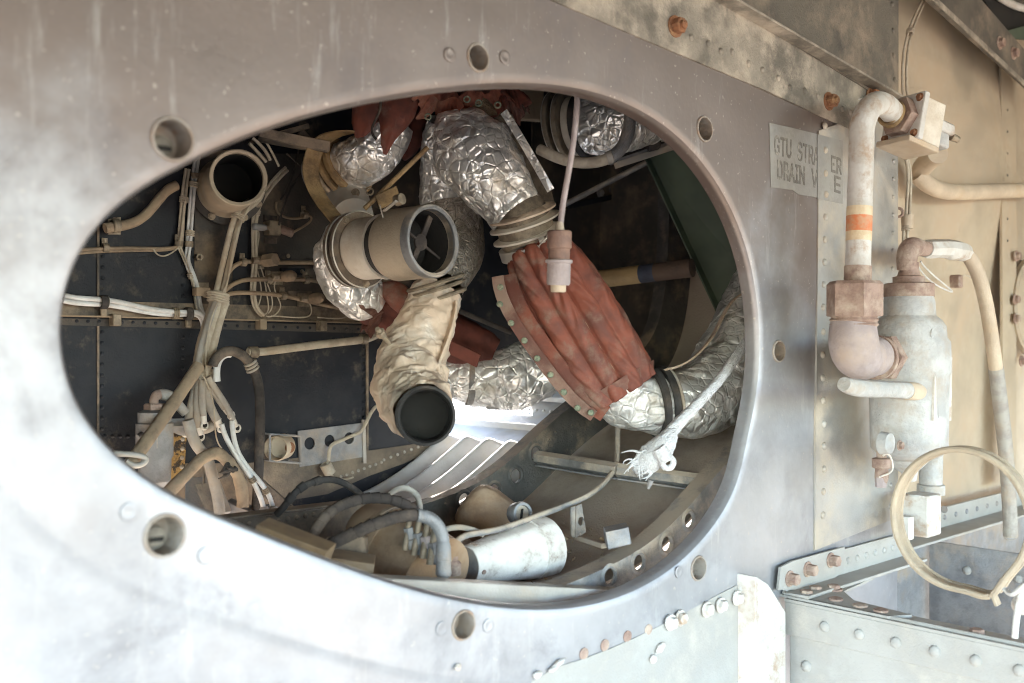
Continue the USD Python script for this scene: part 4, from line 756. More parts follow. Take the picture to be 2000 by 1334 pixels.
for k, (x, y, nm) in enumerate(((206, 484, 'clip on the horizontal wire run near the left rim'), (349, 476, 'clip where the wire run meets the wire bundle'), (369, 477, 'clip on the taller wire bundle'), (381, 344, 'small upper clip on the taller wire bundle'))):
    pclip('wire_clip', 'small metal ' + nm, x, y, n1, .0055, EZ if x > 300 else ES)
BH, _ = cable('brown_hose', 'brown dusty hose curving from a wall bracket up under the rim at far left', [(205, 446), (235, 441), (270, 430), (298, 405), (318, 380), (345, 362)], 1.67, .0085, 'cable_beige', 'hose', sides=14, lumpy=.0012)
hb = Thing('hose_bracket', 'square wall bracket holding the brown hose at far left', 'bracket', N(226, 440, 1.68))
hb.part('plate', pslab([(212, 428), (236, 424), (236, 458), (212, 458)], 1.685, 1.688), 'clamp_metal'); hb.part('saddle', ringm(N(226, 441, 1.67), unit(ES + .1 * EZ), .0085, .012, .012, 24), 'clamp_metal'); hb.part('screw', bolt(N(224, 431, 1.684), -EN, .004), 'rust_fitting')
cable('rail_cables', 'twin white cables sagging along the wall rail at left', [(125, 582), (165, 588), (200, 590), (240, 596), (300, 608), (360, 612), (388, 614), (400, 640)], 1.672, .0042, 'wire_white', 'cable', (.28, .7), strands=2, spread=.0042, tie_mat='clamp_metal')
for x, y, nm in ((202, 590, 'left black saddle holding the twin white cables'), (368, 613, 'right black saddle holding the twin white cables')):
    T = Thing('cable_saddle', nm, 'clip', N(x, y, 1.68)); T.part('strap', ringm(N(x, y, 1.672), ES, .0085, .0115, .012, 24), 'rubber_dark'); T.part('stem', cbox(N(x, y + 13, 1.682), ES * .005, EN * .004, EZ * .012), 'clamp_metal')
# main trunk and its branches
TR, tc = cable('trunk_cable', 'thick pale taped trunk cable hanging down the wall', [(432, 572), (418, 615), (405, 655), (396, 695), (393, 735), (396, 745)], 1.640, .0145, 'cable_pale', 'cable', sides=18, lumpy=.002)
TR.part('strand', lump(tube(npts([(440, 590), (430, 625), (415, 680), (402, 730)], 1.628), .007, 12, 40), .0012, .02, 4), 'cable_pale'); TR.part('strand', lump(tube(npts([(420, 590), (404, 640), (390, 690), (388, 735)], 1.630), .006, 12, 40), .0012, .02, 5), 'cable_grey')
for (x, y, r) in ((426, 582, .0175), (397, 728, .0165)):
    TR.part('lashing', cat(*[torus(N(x, y + d, 1.64), unit(EZ + .25 * ES), r, .0024, 26, 6) for d in (-7, -2, 3, 8)]), 'cable_pale')
cable('riser_cable', 'pair of tan cables rising from the trunk to the open pipe stub', [(428, 575), (438, 530), (452, 470), (470, 415), (492, 395), (510, 372)], 1.650, .0052, 'cable_pale', 'cable', (.62,), strands=2, spread=.0056, sides=12)
for lb, q, r in (('upper tan cable arching from the trunk across three wall clips', [(430, 578), (438, 548), (455, 522), (475, 512), (512, 512), (600, 513), (632, 517), (652, 535), (664, 562), (672, 596)], .0040),
                 ('middle tan cable arching from the trunk under the round plug', [(432, 580), (448, 560), (470, 549), (495, 546), (555, 546), (605, 547), (640, 557), (665, 580), (684, 606)], .0040),
                 ('lowest tan cable running from the trunk to the right hand plug', [(434, 584), (446, 575), (470, 572), (510, 573), (560, 579), (600, 588), (640, 597), (690, 606)], .0040)):
    cable('wall_cable', lb, q, 1.668, r, 'cable_beige')
for i, (x, y, nm) in enumerate(((475, 512, 'left clip on the upper tan cable'), (621, 515, 'right clip on the upper tan cable'), (525, 546, 'left clip on the middle tan cable'), (598, 547, 'right clip on the middle tan cable'), (553, 578, 'clip half way along the lowest tan cable'), (488, 400, 'clip high on the tan riser cables'))):
    pclip('cable_clip', nm, x, y, 1.668, .0055, ES, 'clamp_metal')
# plugs
def plug(nm, x, y, r, hex_):
    p = N(x, y, 1.66); T = Thing('wall_plug', nm, 'plug', p); axis = unit(-EN + .35 * ES + .1 * EZ)
    T.part('body', (hexa(p, axis, r, .026) if hex_ else lathe([(0, r * .8), (.006, r), (.018, r), (.024, r * .75), (.028, r * .4)], p, axis, 18)), 'cable_beige'); T.part('nut', hexa(p - ES * r * 1.0, -ES, r * .55, .012), 'clamp_metal')
    T.part('flange', pslab([(x - 12, y - 12), (x + 12, y - 12), (x + 12, y + 14), (x - 12, y + 14)], 1.684, 1.688, ref=1.66), 'clamp_metal')
plug('hexagonal brown plug on the upper tan cable', 517, 510, .0125, True); plug('round brown plug on the middle tan cable', 554, 541, .0105, False); plug('round brown plug at the end of the lowest tan cable', 608, 584, .0105, False)
cable('vertical_cable', 'pale cable running straight down past the plugs beside the seam rivets', [(560, 330), (535, 355), (505, 400), (497, 440), (497, 520), (494, 570), (500, 600), (514, 616)], 1.675, .0032, 'cable_pale', 'cable', (.36,), strands=2, spread=.003)
for lb, q in (('left thin looping wire below the hexagonal plug', [(508, 520), (516, 545), (522, 580), (524, 605), (514, 615)]), ('middle thin looping wire below the round plug', [(516, 540), (528, 570), (532, 595), (524, 612)]), ('right thin looping wire below the round plug', [(540, 548), (536, 560), (542, 580), (548, 598), (538, 614), (520, 617)]),
              ('thin wire curling below the right hand plug to the rail', [(603, 590), (608, 602), (606, 615), (590, 620), (560, 619), (530, 617)])):
    cable('loop_wire', lb, q, 1.672, .0013, 'cable_pale', 'wire', sides=6)
# switch
SW = Thing('wall_switch', 'small toggle switch with a pale lever on the brown wall sheet', 'switch', N(535, 440, 1.68))
SW.part('mount', pslab([(517, 419), (541, 422), (541, 432), (517, 430)], 1.690, 1.697), 'rubber_dark'); SW.part('body', cbox(N(532, 446, 1.68), ES * .012, EN * .012, EZ * .013), 'clamp_metal'); SW.part('lever', lathe([(-.018, .003), (-.016, .0065), (.006, .0065), (.012, .004)], N(510, 444, 1.672), ES, 16), 'grey_alloy')
SW.part('connector', lump(tube(npts([(545, 446), (560, 452), (570, 456)], 1.675), .008, 14, 14), .001, .01), 'rust_fitting'); SW.part('lead', tube(npts([(570, 456), (590, 444), (606, 432), (608, 425), (595, 420)], 1.685), .0022, 8), 'cable_beige'); SW.part('lower_mount', pslab([(517, 464), (541, 465), (541, 476), (517, 475)], 1.692, 1.697), 'rubber_dark'); SW.part('screw', bolt(N(527, 445, 1.667), -EN, .004), 'clamp_metal')
cable('upper_wire', 'thin tan wire sagging above the toggle switch', [(540, 395), (543, 415), (560, 425), (585, 426), (598, 420)], 1.688, .0024, 'cable_beige', 'wire')
pclip('wire_clip', 'lump of a clip at the end of the sagging tan wire', 595, 419, 1.688, .006, ES)
for x, y, lb in ((545, 500, 'upper stamped bracket plate right of the plugs'), (572, 530, 'middle stamped bracket plate right of the plugs'), (585, 575, 'tan bracket plate behind the right hand plug')):
    T = Thing('bracket_plate', lb, 'bracket', N(x, y, 1.69)); T.part('plate', pslab([(x - 22, y - 7), (x + 24, y - 6), (x + 24, y + 7), (x - 22, y + 6)], 1.6915, 1.6965), 'wall_black' if y < 560 else 'rail_dusty')
    T.part('screw', bolt(N(x + 18, y, 1.691), -EN, .003), 'clamp_metal')
tb = Thing('trunk_bracket', 'dusty bracket block holding the trunk cable to the wall', 'bracket', N(395, 570, 1.67))
tb.part('block', lump(cbox(N(393, 570, 1.665), ES * .013, EN * .010, EZ * .0075), .002, .02), 'cable_beige'); tb.part('plate', pslab([(385, 552), (408, 552), (408, 562), (385, 562)], 1.690, 1.697), 'clamp_metal'); tb.part('arm', bar(N(400, 575, 1.66), N(424, 582, 1.645), .014, .01), 'clamp_metal')
wn = Thing('wall_nut', 'single dusty nut on the brown sheet left of the riser cables', 'nut', N(385, 503, 1.69)); wn.part('nut', hexa(N(385, 503, 1.697), -EN, .007, .010), 'clamp_metal'); wn.part('stud', lathe([(0, .003), (.02, .003)], N(385, 503, 1.697), -EN, 10), 'clamp_metal')
# open pipe stub
PSA = unit([.42, -1, -.02]); PSO = N(466, 347, 1.545)
PS = Thing('pipe_stub', 'wide open metal pipe stub with a black mouth on the wall at upper left', 'pipe', PSO)
PS.part('barrel', lathe([(-.135, .054), (-.120, .0470), (-.012, .0450), (-.004, .0470), (.001, .0470), (.002, .0452), (.0, .0405), (-.10, .0405), (-.135, .041)], PSO, PSA, 64, loop=True), 'beige_metal')
PS.part('bore', lathe([(-.012, .0400), (-.12, .0400), (-.12, 1e-4), (-.122, 1e-4), (-.122, .0404), (-.012, .0404)], PSO, PSA, 48, loop=True), 'void_black')
PS.part('flange', lathe([(-.142, .03), (-.142, .066), (-.136, .066), (-.136, .03)], PSO, PSA, 48, loop=True), 'wall_brown')
for a_ in (3.6, 4.2, 5.2): d_ = math.cos(a_) * unit(np.cross(PSA, EZ)) + math.sin(a_) * EZ; PS.part('bolt', bolt(PSO - PSA * .136 + d_ * .059, PSA, .005), 'clamp_metal')
# clutter above
OH = Thing('overhead_bracket', 'brown dusty bracket frame in the shadows above the pipe stub', 'bracket', N(560, 265, 1.6))
OH.part('cross_bar', lump(bar(N(505, 262, 1.6), N(640, 290, 1.55), .04, .018), .004, .03, 3), 'rail_dusty'); OH.part('strut', bar(N(585, 258, 1.6), N(640, 320, 1.58), .02, .014), 'frame_brown'); OH.part('strut', bar(N(500, 275, 1.62), N(590, 250, 1.62), .05, .01), 'rail_dusty')
cable('overhead_wire', 'pair of tan wires slanting down above the pipe stub', [(490, 275), (510, 295), (524, 315)], 1.6, .003, 'cable_pale', 'wire', strands=2, spread=.006)
cable('overhead_wire', 'single tan wire slanting beside the pair above the pipe stub', [(515, 270), (530, 295), (545, 325)], 1.61, .0022, 'cable_pale', 'wire')
for q, lb in (([(640, 300), (580, 350), (545, 440)], 'dark wire trailing down right of the pipe stub'), ([(560, 300), (600, 335), (640, 370)], 'dark wire crossing behind the ochre strap'), ([(585, 280), (572, 340), (548, 390)], 'dark thin wire hanging above the toggle switch')): cable('dark_wire', lb, q, 1.66, .0018, 'rubber_dark', 'wire')

# ------------------------------------------------------------------ cut cable tails with lugs below the trunk
tails = [((388, 740), (378, 775), (371, 808), (367, 826), .0075), ((392, 742), (386, 780), (386, 815), (389, 834), .0080), ((396, 742), (394, 770), (395, 795), (397, 812), .0065), ((400, 740), (404, 775), (413, 800), (423, 820), .0082), ((404, 738), (416, 760), (430, 780), (441, 796), .0085), ((406, 736), (424, 765), (440, 790), (455, 820), .0060)]
for k, (a, b, c, d, r) in enumerate(tails):
    T = Thing('cable_tail', ['leftmost cut grey cable tail with a lug below the trunk', 'second cut tail from the left, longest and open ended, below the trunk', 'short cut cable tail behind the others below the trunk', 'cut cable tail with a bright ring lug curving right of centre', 'thick cut cable tail ending in a round hollow lug at right', 'rightmost cut cable tail with a ring lug beside the white wires'][k], 'cable', N(*a, 1.64))
    p = npts([a, b, c, d], 1.63 - .008 * (k % 3)); T.part('sheath', lump(tube(p, r * .95, 14, 40), .0008, .02, k), 'cable_grey'); t = unit(p[-1] - p[-2])
    T.part('lug', [lathe([(-.006, r * .9), (.010, r * .8), (.014, r * .6)], p[-1], t, 16), torus(p[-1] + t * .017, unit(-EN + .2 * ES), .0058, .0024, 20, 6)], 'flange_edge')
    T.part('bore', lathe([(.0, .0045), (.002, .0045), (.003, .001)], p[-1] + t * .016, unit(-EN + .2 * ES), 12), 'void_black')
cable('grey_cable', 'long grey cable dropping from the tails to the floor beam', [(367, 820), (374, 845), (386, 872), (402, 892), (414, 925), (424, 965), (430, 1015)], 1.56, .0092, 'cable_grey', 'cable', (.45,), sides=16, tie_mat='cable_grey')
cable('curved_tail', 'curved grey cable hooked under the cut tails', [(424, 815), (415, 830), (400, 838), (385, 836)], 1.645, .0085, 'cable_grey', 'cable', sides=14)
cable('white_wire', 'left white wire running from the tails down to the floor beam', [(433, 828), (442, 855), (458, 885), (476, 912), (492, 936), (506, 965), (513, 985), (515, 1003)], 1.52, .0042, 'wire_white', 'wire', (.62,), tie_mat='clamp_metal')
cable('white_wire', 'right white wire running from the tails down to the floor beam', [(453, 822), (456, 850), (464, 880), (480, 908), (498, 930), (518, 955), (530, 980), (534, 1002)], 1.525, .0042, 'wire_white', 'wire', (.75,), tie_mat='clamp_metal')
single('diagonal_pipe', lump(tube(npts([(388, 715, 1.62), (330, 800, 1.58), (240, 925, 1.50)], 1.6), .0105, 22, 40), .001, .03), 'cable_beige', 'thick grey brown pipe slanting from the trunk down to the left rim', 'pipe')
HA, _ = cable('arched_hose', 'black arched hose behind the cut tails dropping to the floor', [(415, 715), (424, 698), (445, 686), (470, 692), (492, 716), (505, 755), (508, 820), (506, 900), (500, 1000)], 1.60, .0085, 'rubber_dark', 'hose', sides=18)
HA.part('lashing', cat(*[torus(N(491 + d * .4, 714 + d, 1.60), unit(EZ * -.8 + ES * .5), .0102, .0024, 24, 6) for d in (-5, 1, 7)]), 'cable_grey')
single('white_tube', tube(npts([(424, 745), (424, 715), (432, 698), (450, 692)], 1.61), .0062, 14), 'wire_white', 'short white bent tube beside the top of the arched hose', 'pipe')
WP, _ = cable('pale_pipe', 'pale dusty pipe crossing the black wall from the arched hose to the elbow duct', [(484, 688), (520, 686), (600, 676), (680, 667), (722, 660), (745, 645)], 1.655, .0075, 'cable_pale', 'pipe', sides=16)
WP.part('collar', lathe([(-.008, .0075), (-.008, .0105), (.008, .0105), (.008, .0075)], N(494, 688, 1.655), ES, 20, loop=True), 'clamp_metal'); WP.part('collar', lathe([(-.006, .0075), (-.006, .0105), (.006, .0105), (.006, .0075)], N(710, 662, 1.655), ES, 20, loop=True), 'clamp_metal')

# ------------------------------------------------------------------ low on the back wall
LP = Thing('lower_wall_plate', 'grey alloy plate with three round holes low on the back wall', 'plate', N(650, 865, 1.69))
LP.part('plate', pslab([(582, 842), (708, 826), (712, 892), (586, 912)], 1.6935, 1.6965, holes=[disc_hole(x, y, 1.6935, .0118) for x, y in ((605, 866), (644, 861), (682, 856))]), 'grey_alloy')
LP.part('edge', pslab([(708, 820), (714, 820), (716, 905), (710, 905)], 1.690, 1.6935), 'pale_alloy')
LW = Thing('lower_wall_skirt', 'riveted skirt along the foot of the back wall, brown with dust and painted bounce light', 'wall', N(600, 930, 1.69))
LW.part('sheet', pslab([(330, 905), (480, 905), (722, 880), (845, 862), (842, 880), (790, 905), (720, 930), (640, 965), (520, 985), (330, 990)], 1.6965, 1.699), 'skirt_bounce_brown')
LW.part('rivets', [rivet(N(x, y, 1.6962), -EN, .0034) for x, y in along((655, 935), (745, 903), 9) + along((750, 898), (830, 868), 7)], 'pale_alloy', kind='stuff')
LB = Thing('lamp_box', 'small open metal box holding a short rusty socket cylinder low on the wall', 'lamp socket', N(555, 875, 1.66))
bx = [N(x, y, 1.65) for x, y in ((527, 848), (586, 852), (588, 905), (527, 900))]
LB.part('frame', [bar(bx[i], bx[(i + 1) % 4], .004, .004, up=EN) for i in range(4)] + [bar(b_, b_ + EN * .045, .004, .003, up=EZ) for b_ in bx], 'grey_alloy')
LB.part('top', [bar(bx[0] + EN * .02, bx[1] + EN * .02, .045, .0015, up=EZ)], 'grey_alloy')
LB.part('back', pslab([(527, 848), (586, 852), (588, 905), (527, 900)], 1.694, 1.6965, ref=1.65), 'frame_dark')
so = N(538, 876, 1.645); sa = unit(-EN * .65 - ES * .75)
LB.part('socket', lathe([(0, .0215), (-.003, .0235), (-.042, .0235), (-.042, .0205), (-.002, .0205)], so, sa, 36, loop=True), 'beige_pipe'); LB.part('socket_floor', lathe([(-.03, .0204), (-.028, .0204), (-.027, .001)], so, sa, 24), 'cream_metal')
LB.part('slot', lathe([(0, .010), (.0015, .010), (.002, .004)], N(566, 874, 1.642), -EN, 18), 'rust_bright')
SV = Thing('small_filter', 'small grey filter body with a rusty elbow low at the left rim', 'filter', N(300, 840, 1.6)); fo = N(302, 800, 1.60)
SV.part('body', lathe([(.0, .016), (.004, .026), (.02, .026), (.022, .029), (.075, .029), (.08, .026), (.115, .025), (.125, .016)], fo, -EZ, 28), 'cast_dark'); SV.part('cap', hexa(fo - EZ * .002, EZ, .017, .012), 'rust_fitting'); SV.part('elbow', tube(npts([(302, 795), (302, 778), (308, 771), (316, 771)], 1.60), [.008, .007, .008, .008], 14), 'rust_fitting')
SV.part('hose_end', tube(npts([(312, 771), (332, 775), (348, 790), (362, 806)], 1.60), [.0088, .0095, .008, .008], 14), 'cable_grey'); SV.part('side_nut', hexa(N(325, 832, 1.60), ES, .013, .03), 'cast_dark'); SV.part('side_elbow', tube(npts([(346, 833), (362, 838), (372, 832)], 1.60), .011, 14), 'cast_dark'); SV.part('tag', pslab([(306, 840), (319, 838), (319, 872), (306, 876)], 1.572, 1.574), 'cable_grey'); SV.part('valve', tube(npts([(290, 845), (270, 855)], 1.59), [.008, .006], 12), 'cast_dark')
RBK = Thing('rusty_bracket', 'peeling rusty yellow bracket plate with rivets below the small filter', 'bracket', N(335, 890, 1.66))
RBK.part('plate', pslab([(315, 850), (365, 838), (360, 930), (318, 950)], 1.665, 1.668), 'rust_peel'); rivets(RBK, along((357, 858), (355, 912), 4), 1.6648, .004, 'pale_alloy')
single('rim_clamp', tube(npts([(222, 885), (260, 888), (285, 896), (280, 905), (245, 900)], 1.5), .0045, 10), 'pale_alloy', 'bright bent clamp strip at the left rim below the small filter', 'clamp')
cable('frayed_pipe', 'brown cloth covered pipe with frayed wrapping arching behind the left rim', [(320, 975), (345, 945), (375, 915), (400, 893), (425, 886), (445, 900), (462, 925), (472, 955), (474, 990)], 1.52, .0100, 'cable_beige', 'pipe', sides=18, lumpy=.0028)
FR = Thing('frayed_wrap', 'dark burnt frayed wrapping on the brown pipe', 'wrapping', N(455, 915, 1.5)); r_ = np.random.default_rng(4)
for k in range(16):
    o = N(448 + r_.uniform(-6, 10), 908 + r_.uniform(-4, 16), 1.505); FR.part('tuft', tube([o, o + r_.uniform(-.008, .004, 3), o + np.array([r_.uniform(-.02, -.004), -.004, r_.uniform(-.016, .004)])], [.002, .0025, .0008], 6, 8), 'rubber_dark')
for q, w, h, mt, lb in (([(378, 935), (380, 1000)], .028, .012, 'grey_alloy', 'grey upright bracket behind the left rim'), ([(398, 950), (420, 1010)], .05, .03, 'frame_grey', 'grey angled block behind the left rim'), ([(404, 910), (412, 1000)], .012, .006, 'frame_grey', 'thin dark upright strip beside the grey cable'), ([(440, 990), (492, 1012)], .04, .028, 'grey_alloy', 'grey slanted block at the foot of the white wires'), ([(500, 940), (580, 1010)], .05, .02, 'frame_brown', 'brown slanted gusset beside the arched hose')):
    single('floor_bracket', bar(N(*q[0], 1.63), N(*q[1], 1.60), w, h), mt, lb, 'bracket')
for x, lb in ((516, 'left grey boot where a white wire meets the floor beam'), (534, 'right grey boot where a white wire meets the floor beam')): single('wire_boot', lathe([(-.012, .011), (.0, .010), (.012, .006)], N(x, 1003, 1.52), EZ, 16), 'grey_alloy', lb, 'boot')
CO = Thing('lashed_wire', 'tan wire lashed with cord hanging by the holed wall plate', 'wire', N(640, 890, 1.68))
CO.part('lead', tube(npts([(738, 792), (720, 815), (705, 842), (690, 850), (660, 863), (646, 872), (642, 895), (638, 910)], 1.675), .0035, 10), 'cable_pale'); CO.part('coil', [torus(N(636 + d * 1.6, 908 + d * 3.0, 1.675), unit(EZ - .5 * ES), .0085, .0032, 20, 6) for d in range(6)], 'cable_pale'); CO.part('tail', tube(npts([(645, 925), (660, 935), (690, 932)], 1.675), .002, 8), 'cable_pale')

# ================================================================== things lying on the hull floor
FB = Thing('floor_beam', 'brown riveted beam along the floor in front of the white wires', 'beam', W(.65, 1.35, -.3))
FB.part('web', slab([(.2, -.38), (.98, -.345), (.98, -.258), (.2, -.252)], 1.346, 1.349), 'frame_brown'); FB.part('cap', cbox(W(.59, 1.362, -.253), ES * .39 + EZ * -.002, EN * .016, EZ * .002), 'frame_brown')
rivets(FB, [(545, 1018), (562, 1014), (580, 1011), (597, 1008), (613, 1005), (465, 1025), (487, 1023)], 1.3455, .0042, 'frame_brown')
def capsule(name, label, cat_, p, q, prof, mat, extra=()):
    p, q = np.asarray(p), np.asarray(q); T = Thing(name, label, cat_, p); L = np.linalg.norm(q - p)
    T.part('body', lump(lathe([(t * L, r) for t, r in prof], p, q - p, 56), .0012, .03, 5), mat)
    for t, r, w, m_ in extra: T.part('band', ringm(p + (q - p) * t, q - p, r * .9, r, w, 56), m_)
capsule('canister', 'large brown banded canister with a domed end lying under the ribbed hoses', 'canister', P(706, 1022, 1.52), P(852, 1128, 1.40), [(0, .001), (.02, .02), (.07, .038), (.16, .050), (.3, .056), (.45, .058), (1, .058)], 'canister_brown', ((.40, .0605, .008, 'frame_brown'), (.50, .0595, .010, 'canister_brown')))
capsule('canister', 'plain brown dome ended canister behind the white can', 'canister', P(908, 974, 1.70), P(1012, 1058, 1.69), [(0, .001), (.01, .02), (.05, .034), (.14, .042), (.3, .046), (1, .048)], 'canister_brown')
RF = Thing('ring_fitting', 'grey round fitting with a black slot behind the brown dome canister', 'fitting', P(1015, 1000, 1.62))
RF.part('ring', lathe([(-.016, .017), (0, .019), (.006, .017), (.006, .013), (-.016, .013)], P(1018, 1003, 1.60), [.5, -.8, .15], 28, loop=True), 'grey_alloy'); RF.part('core', lathe([(-.012, .0125), (.002, .0125), (.003, .006)], P(1018, 1003, 1.60), [.5, -.8, .15], 20), 'frame_grey'); RF.part('slot', cbox(P(1019, 1004, 1.595), [.002, 0, .001], [0, .003, 0], [.001, 0, .008]), 'void_black')
ca, cb = P(912, 1103, 1.46), P(1064, 1068, 1.57); CW = Thing('white_can', 'white painted tapered can with rusty chips lying by the near frame', 'can', ca); Lc = np.linalg.norm(cb - ca); ua = unit(cb - ca)
CW.part('body', lathe([(0, .026), (.004, .0275), (Lc * .78, .0435), (Lc * .785, .0450), (Lc - .002, .0475), (Lc, .0465), (Lc, .0440), (Lc * .7, .040), (Lc * .7, .001)], ca, ua, 64), 'can_white')
CW.part('base', lathe([(-.0012, .0255), (-.0008, .024), (.001, .001)], ca, ua, 48), 'grey_alloy'); CW.part('rim_line', ringm(ca + ua * Lc * .785, ua, .042, .0456, .003, 64), 'can_white')
rr = np.random.default_rng(8)
for k in range(9):
    t = .04 + .12 * rr.random(); a_ = -math.pi / 2 + rr.uniform(-1.2, 1.2); e1 = unit(np.cross(ua, EZ)); e2 = np.cross(e1, ua); d_ = math.cos(a_) * -e1 * 0 + (math.sin(a_) * e1 * .9 + math.cos(a_) * e2 * .6); d_ = unit(d_ - (d_ @ ua) * ua); d_ = d_ if d_[1] < 0 else d_ * [1, -1, 1]; d_ = unit(d_ - (d_ @ ua) * ua)
    CW.part('rust_chip', lump(lathe([(-.001, .004), (.0006, .0035), (.0008, .001)], ca + ua * Lc * t + d_ * (.0272 + t * Lc * .135), d_, 9), .0008, .004, k), 'rust_fitting')
# hoses
def hose(name, label, q, r, mat, wraps=0, sides=16, wm=None, u0=0., u1=1.):
    p = pts(*q); T = Thing(name, label, 'hose', p[0]); m = 14 * len(p); c = spline(p, m); t = frames(c)[0]; T.part('tube', tube(c, r, sides, m), mat)
    if wraps:
        ii = np.linspace(u0 * (m - 1), u1 * (m - 1), wraps).astype(int)
        for i in ii: T.part('wrap', lathe([(-.007, r), (-.006, r + .0012), (.006, r + .0018), (.007, r)], c[i], t[i] + .08 * EZ, 16, loop=True), wm or mat)
    return T, c, t
hose('ribbed_hose', 'dark wrapped hose arching highest over the brown banded canister', [(580, 1092, 1.30), (604, 1058, 1.31), (630, 1015, 1.33), (672, 985, 1.36), (722, 973, 1.38), (772, 978, 1.39), (812, 1000, 1.40), (838, 1030, 1.40)], .0060, 'hose_brown', 13, u0=.22, u1=.9)
T, c, t = hose('ribbed_hose', 'dark wrapped hose in front with a braided end and grey coupling', [(596, 1090, 1.28), (640, 1066, 1.28), (700, 1037, 1.29), (760, 1014, 1.30), (808, 1006, 1.31), (842, 1014, 1.32), (861, 1038, 1.33), (866, 1066, 1.33)], .0066, 'hose_brown', 12, u0=.08, u1=.62)
i0 = int(.66 * len(c)); T.part('braid', [tube(c[i0:], .0080, 18, 40)] + [torus(a, b, .0079, .0009, 18, 5) for a, b in zip(c[i0::2], t[i0::2])], 'grey_alloy')
T.part('coupling', [lathe([(-.004, .008), (0, .0095), (.020, .0105), (.021, .0095), (.036, .0105), (.040, .008)], c[-1], t[-1], 24)], 'grey_alloy'); T.part('stem', lathe([(.038, .0055), (.075, .0055)], c[-1], t[-1], 14), 'grey_alloy')
hose('floor_hose', 'black plain hose looping from the floor beam toward the corrugated door', [(540, 1005, 1.50), (562, 980, 1.50), (585, 955, 1.51), (618, 940, 1.53), (655, 938, 1.55), (690, 955, 1.56), (712, 975, 1.56)], .0052, 'rubber_dark', 3, u0=.2, u1=.5)
hose('grey_loop', 'small grey hose loop behind the ribbed hoses', [(745, 985, 1.5), (765, 962, 1.5), (790, 953, 1.5), (812, 965, 1.5), (820, 990, 1.49), (822, 1020, 1.47)], .0045, 'cable_grey')
hose('long_hose', 'long thin grey hose running from beside the white can up along the hull', [(884, 1105, 1.42), (886, 1070, 1.43), (905, 1048, 1.45), (960, 1037, 1.49), (1030, 1015, 1.54), (1090, 993, 1.60), (1140, 972, 1.64), (1178, 945, 1.70), (1200, 915, 1.75), (1206, 880, 1.80), (1207, 835, 1.83)], .0046, 'frame_grey')
hose('short_hose', 'short grey hose emerging between the banded canister and the white can', [(860, 1040, 1.46), (890, 1030, 1.47), (920, 1034, 1.48), (945, 1045, 1.48)], .0043, 'cable_grey')
single('hose_collar', lathe([(-.01, .012), (.006, .012), (.010, .008), (.016, .008)], P(884, 1108, 1.42), EZ, 18), 'rust_fitting', 'rusty collar at the foot of the long thin grey hose', 'fitting')
for k, (x, y, Y, r) in enumerate(((797, 1030, 1.36, .0055), (815, 1040, 1.36, .006), (832, 1046, 1.355, .0068), (846, 1058, 1.35, .0068))):
    T = Thing('pipe_fitting', ['leftmost small pipe fitting under the braided hose', 'second small pipe fitting from the left under the braided hose', 'third pipe fitting with a pink stained nut under the braided hose', 'blue grey pipe fitting right beside the grey coupling'][k], 'fitting', P(x, y, Y))
    T.part('stem', lathe([(-.03, r * .7), (.02, r * .7)], P(x, y, Y), EZ + .2 * ES, 12), 'clamp_metal'); T.part('nut', hexa(P(x, y, Y), -EZ + .2 * ES, r * 1.25, .016), 'grey_alloy' if k != 2 else 'mauve_metal'); T.part('collar', lathe([(.017, r), (.03, r * .8)], P(x, y, Y), -EZ + .2 * ES, 12), 'grey_alloy')
# stringers, clips
for a, b, lb in (((1050, 893, 1.345), (1208, 918, 1.15), 'grey hollow stringer from the far frame to the long hose'), ((1208, 918, 1.15), (1368, 940, 1.02), 'grey hollow stringer from the long hose to the near frame')):
    T = Thing('hull_stringer', lb, 'stringer', N(*a)); p, q = N(*a), N(*b); u_ = unit(np.cross(q - p, [0, .3, 1]))
    T.part('channel', tube([p, q], .0125, 6, 2), 'frame_grey'); T.part('edge', bar(p + [0, -.004, -.014], q + [0, -.004, -.014], .016, .003), 'grey_alloy')
T = Thing('hull_stringer', 'twin rusty tan stringers low on the hull behind the white can', 'stringer', N(1130, 1045, 1.1)); 
for a, b in (((1060, 1015, 1.25), (1130, 1045, 1.10)), ((1070, 1030, 1.22), (1180, 1066, 1.02))): T.part('bar', bar(N(*a), N(*b), .010, .008), 'hull_brown')
T = Thing('hose_bracket', 'dark grey folded bracket with a hole propping the long thin hose', 'bracket', P(1130, 1015, 1.6))
pb0 = [SZ(P(x, y, 1.60)) for x, y in ((1122, 988), (1142, 985), (1160, 1042), (1120, 1050))]; nn0 = (P(1130, 1015, 1.6) - CAM) @ EN
T.part('plate', slab(pb0, nn0, nn0 + .003, [disc_hole(1135, 1018, nn0, .007)]), 'frame_grey'); T.part('side', slab([SZ(P(x, y, 1.60)) for x, y in ((1106, 990), (1121, 988), (1119, 1050), (1108, 1046))], nn0 + .002, nn0 + .005), 'frame_grey')
single('torn_clip', crumple(cbox(P(1205, 1046, 1.52), [.018, .004, .003], [0, .02, 0], [-.002, 0, .013]), .003, .012, 4), 'grey_alloy', 'torn grey end clip beside the near frame', 'clip')
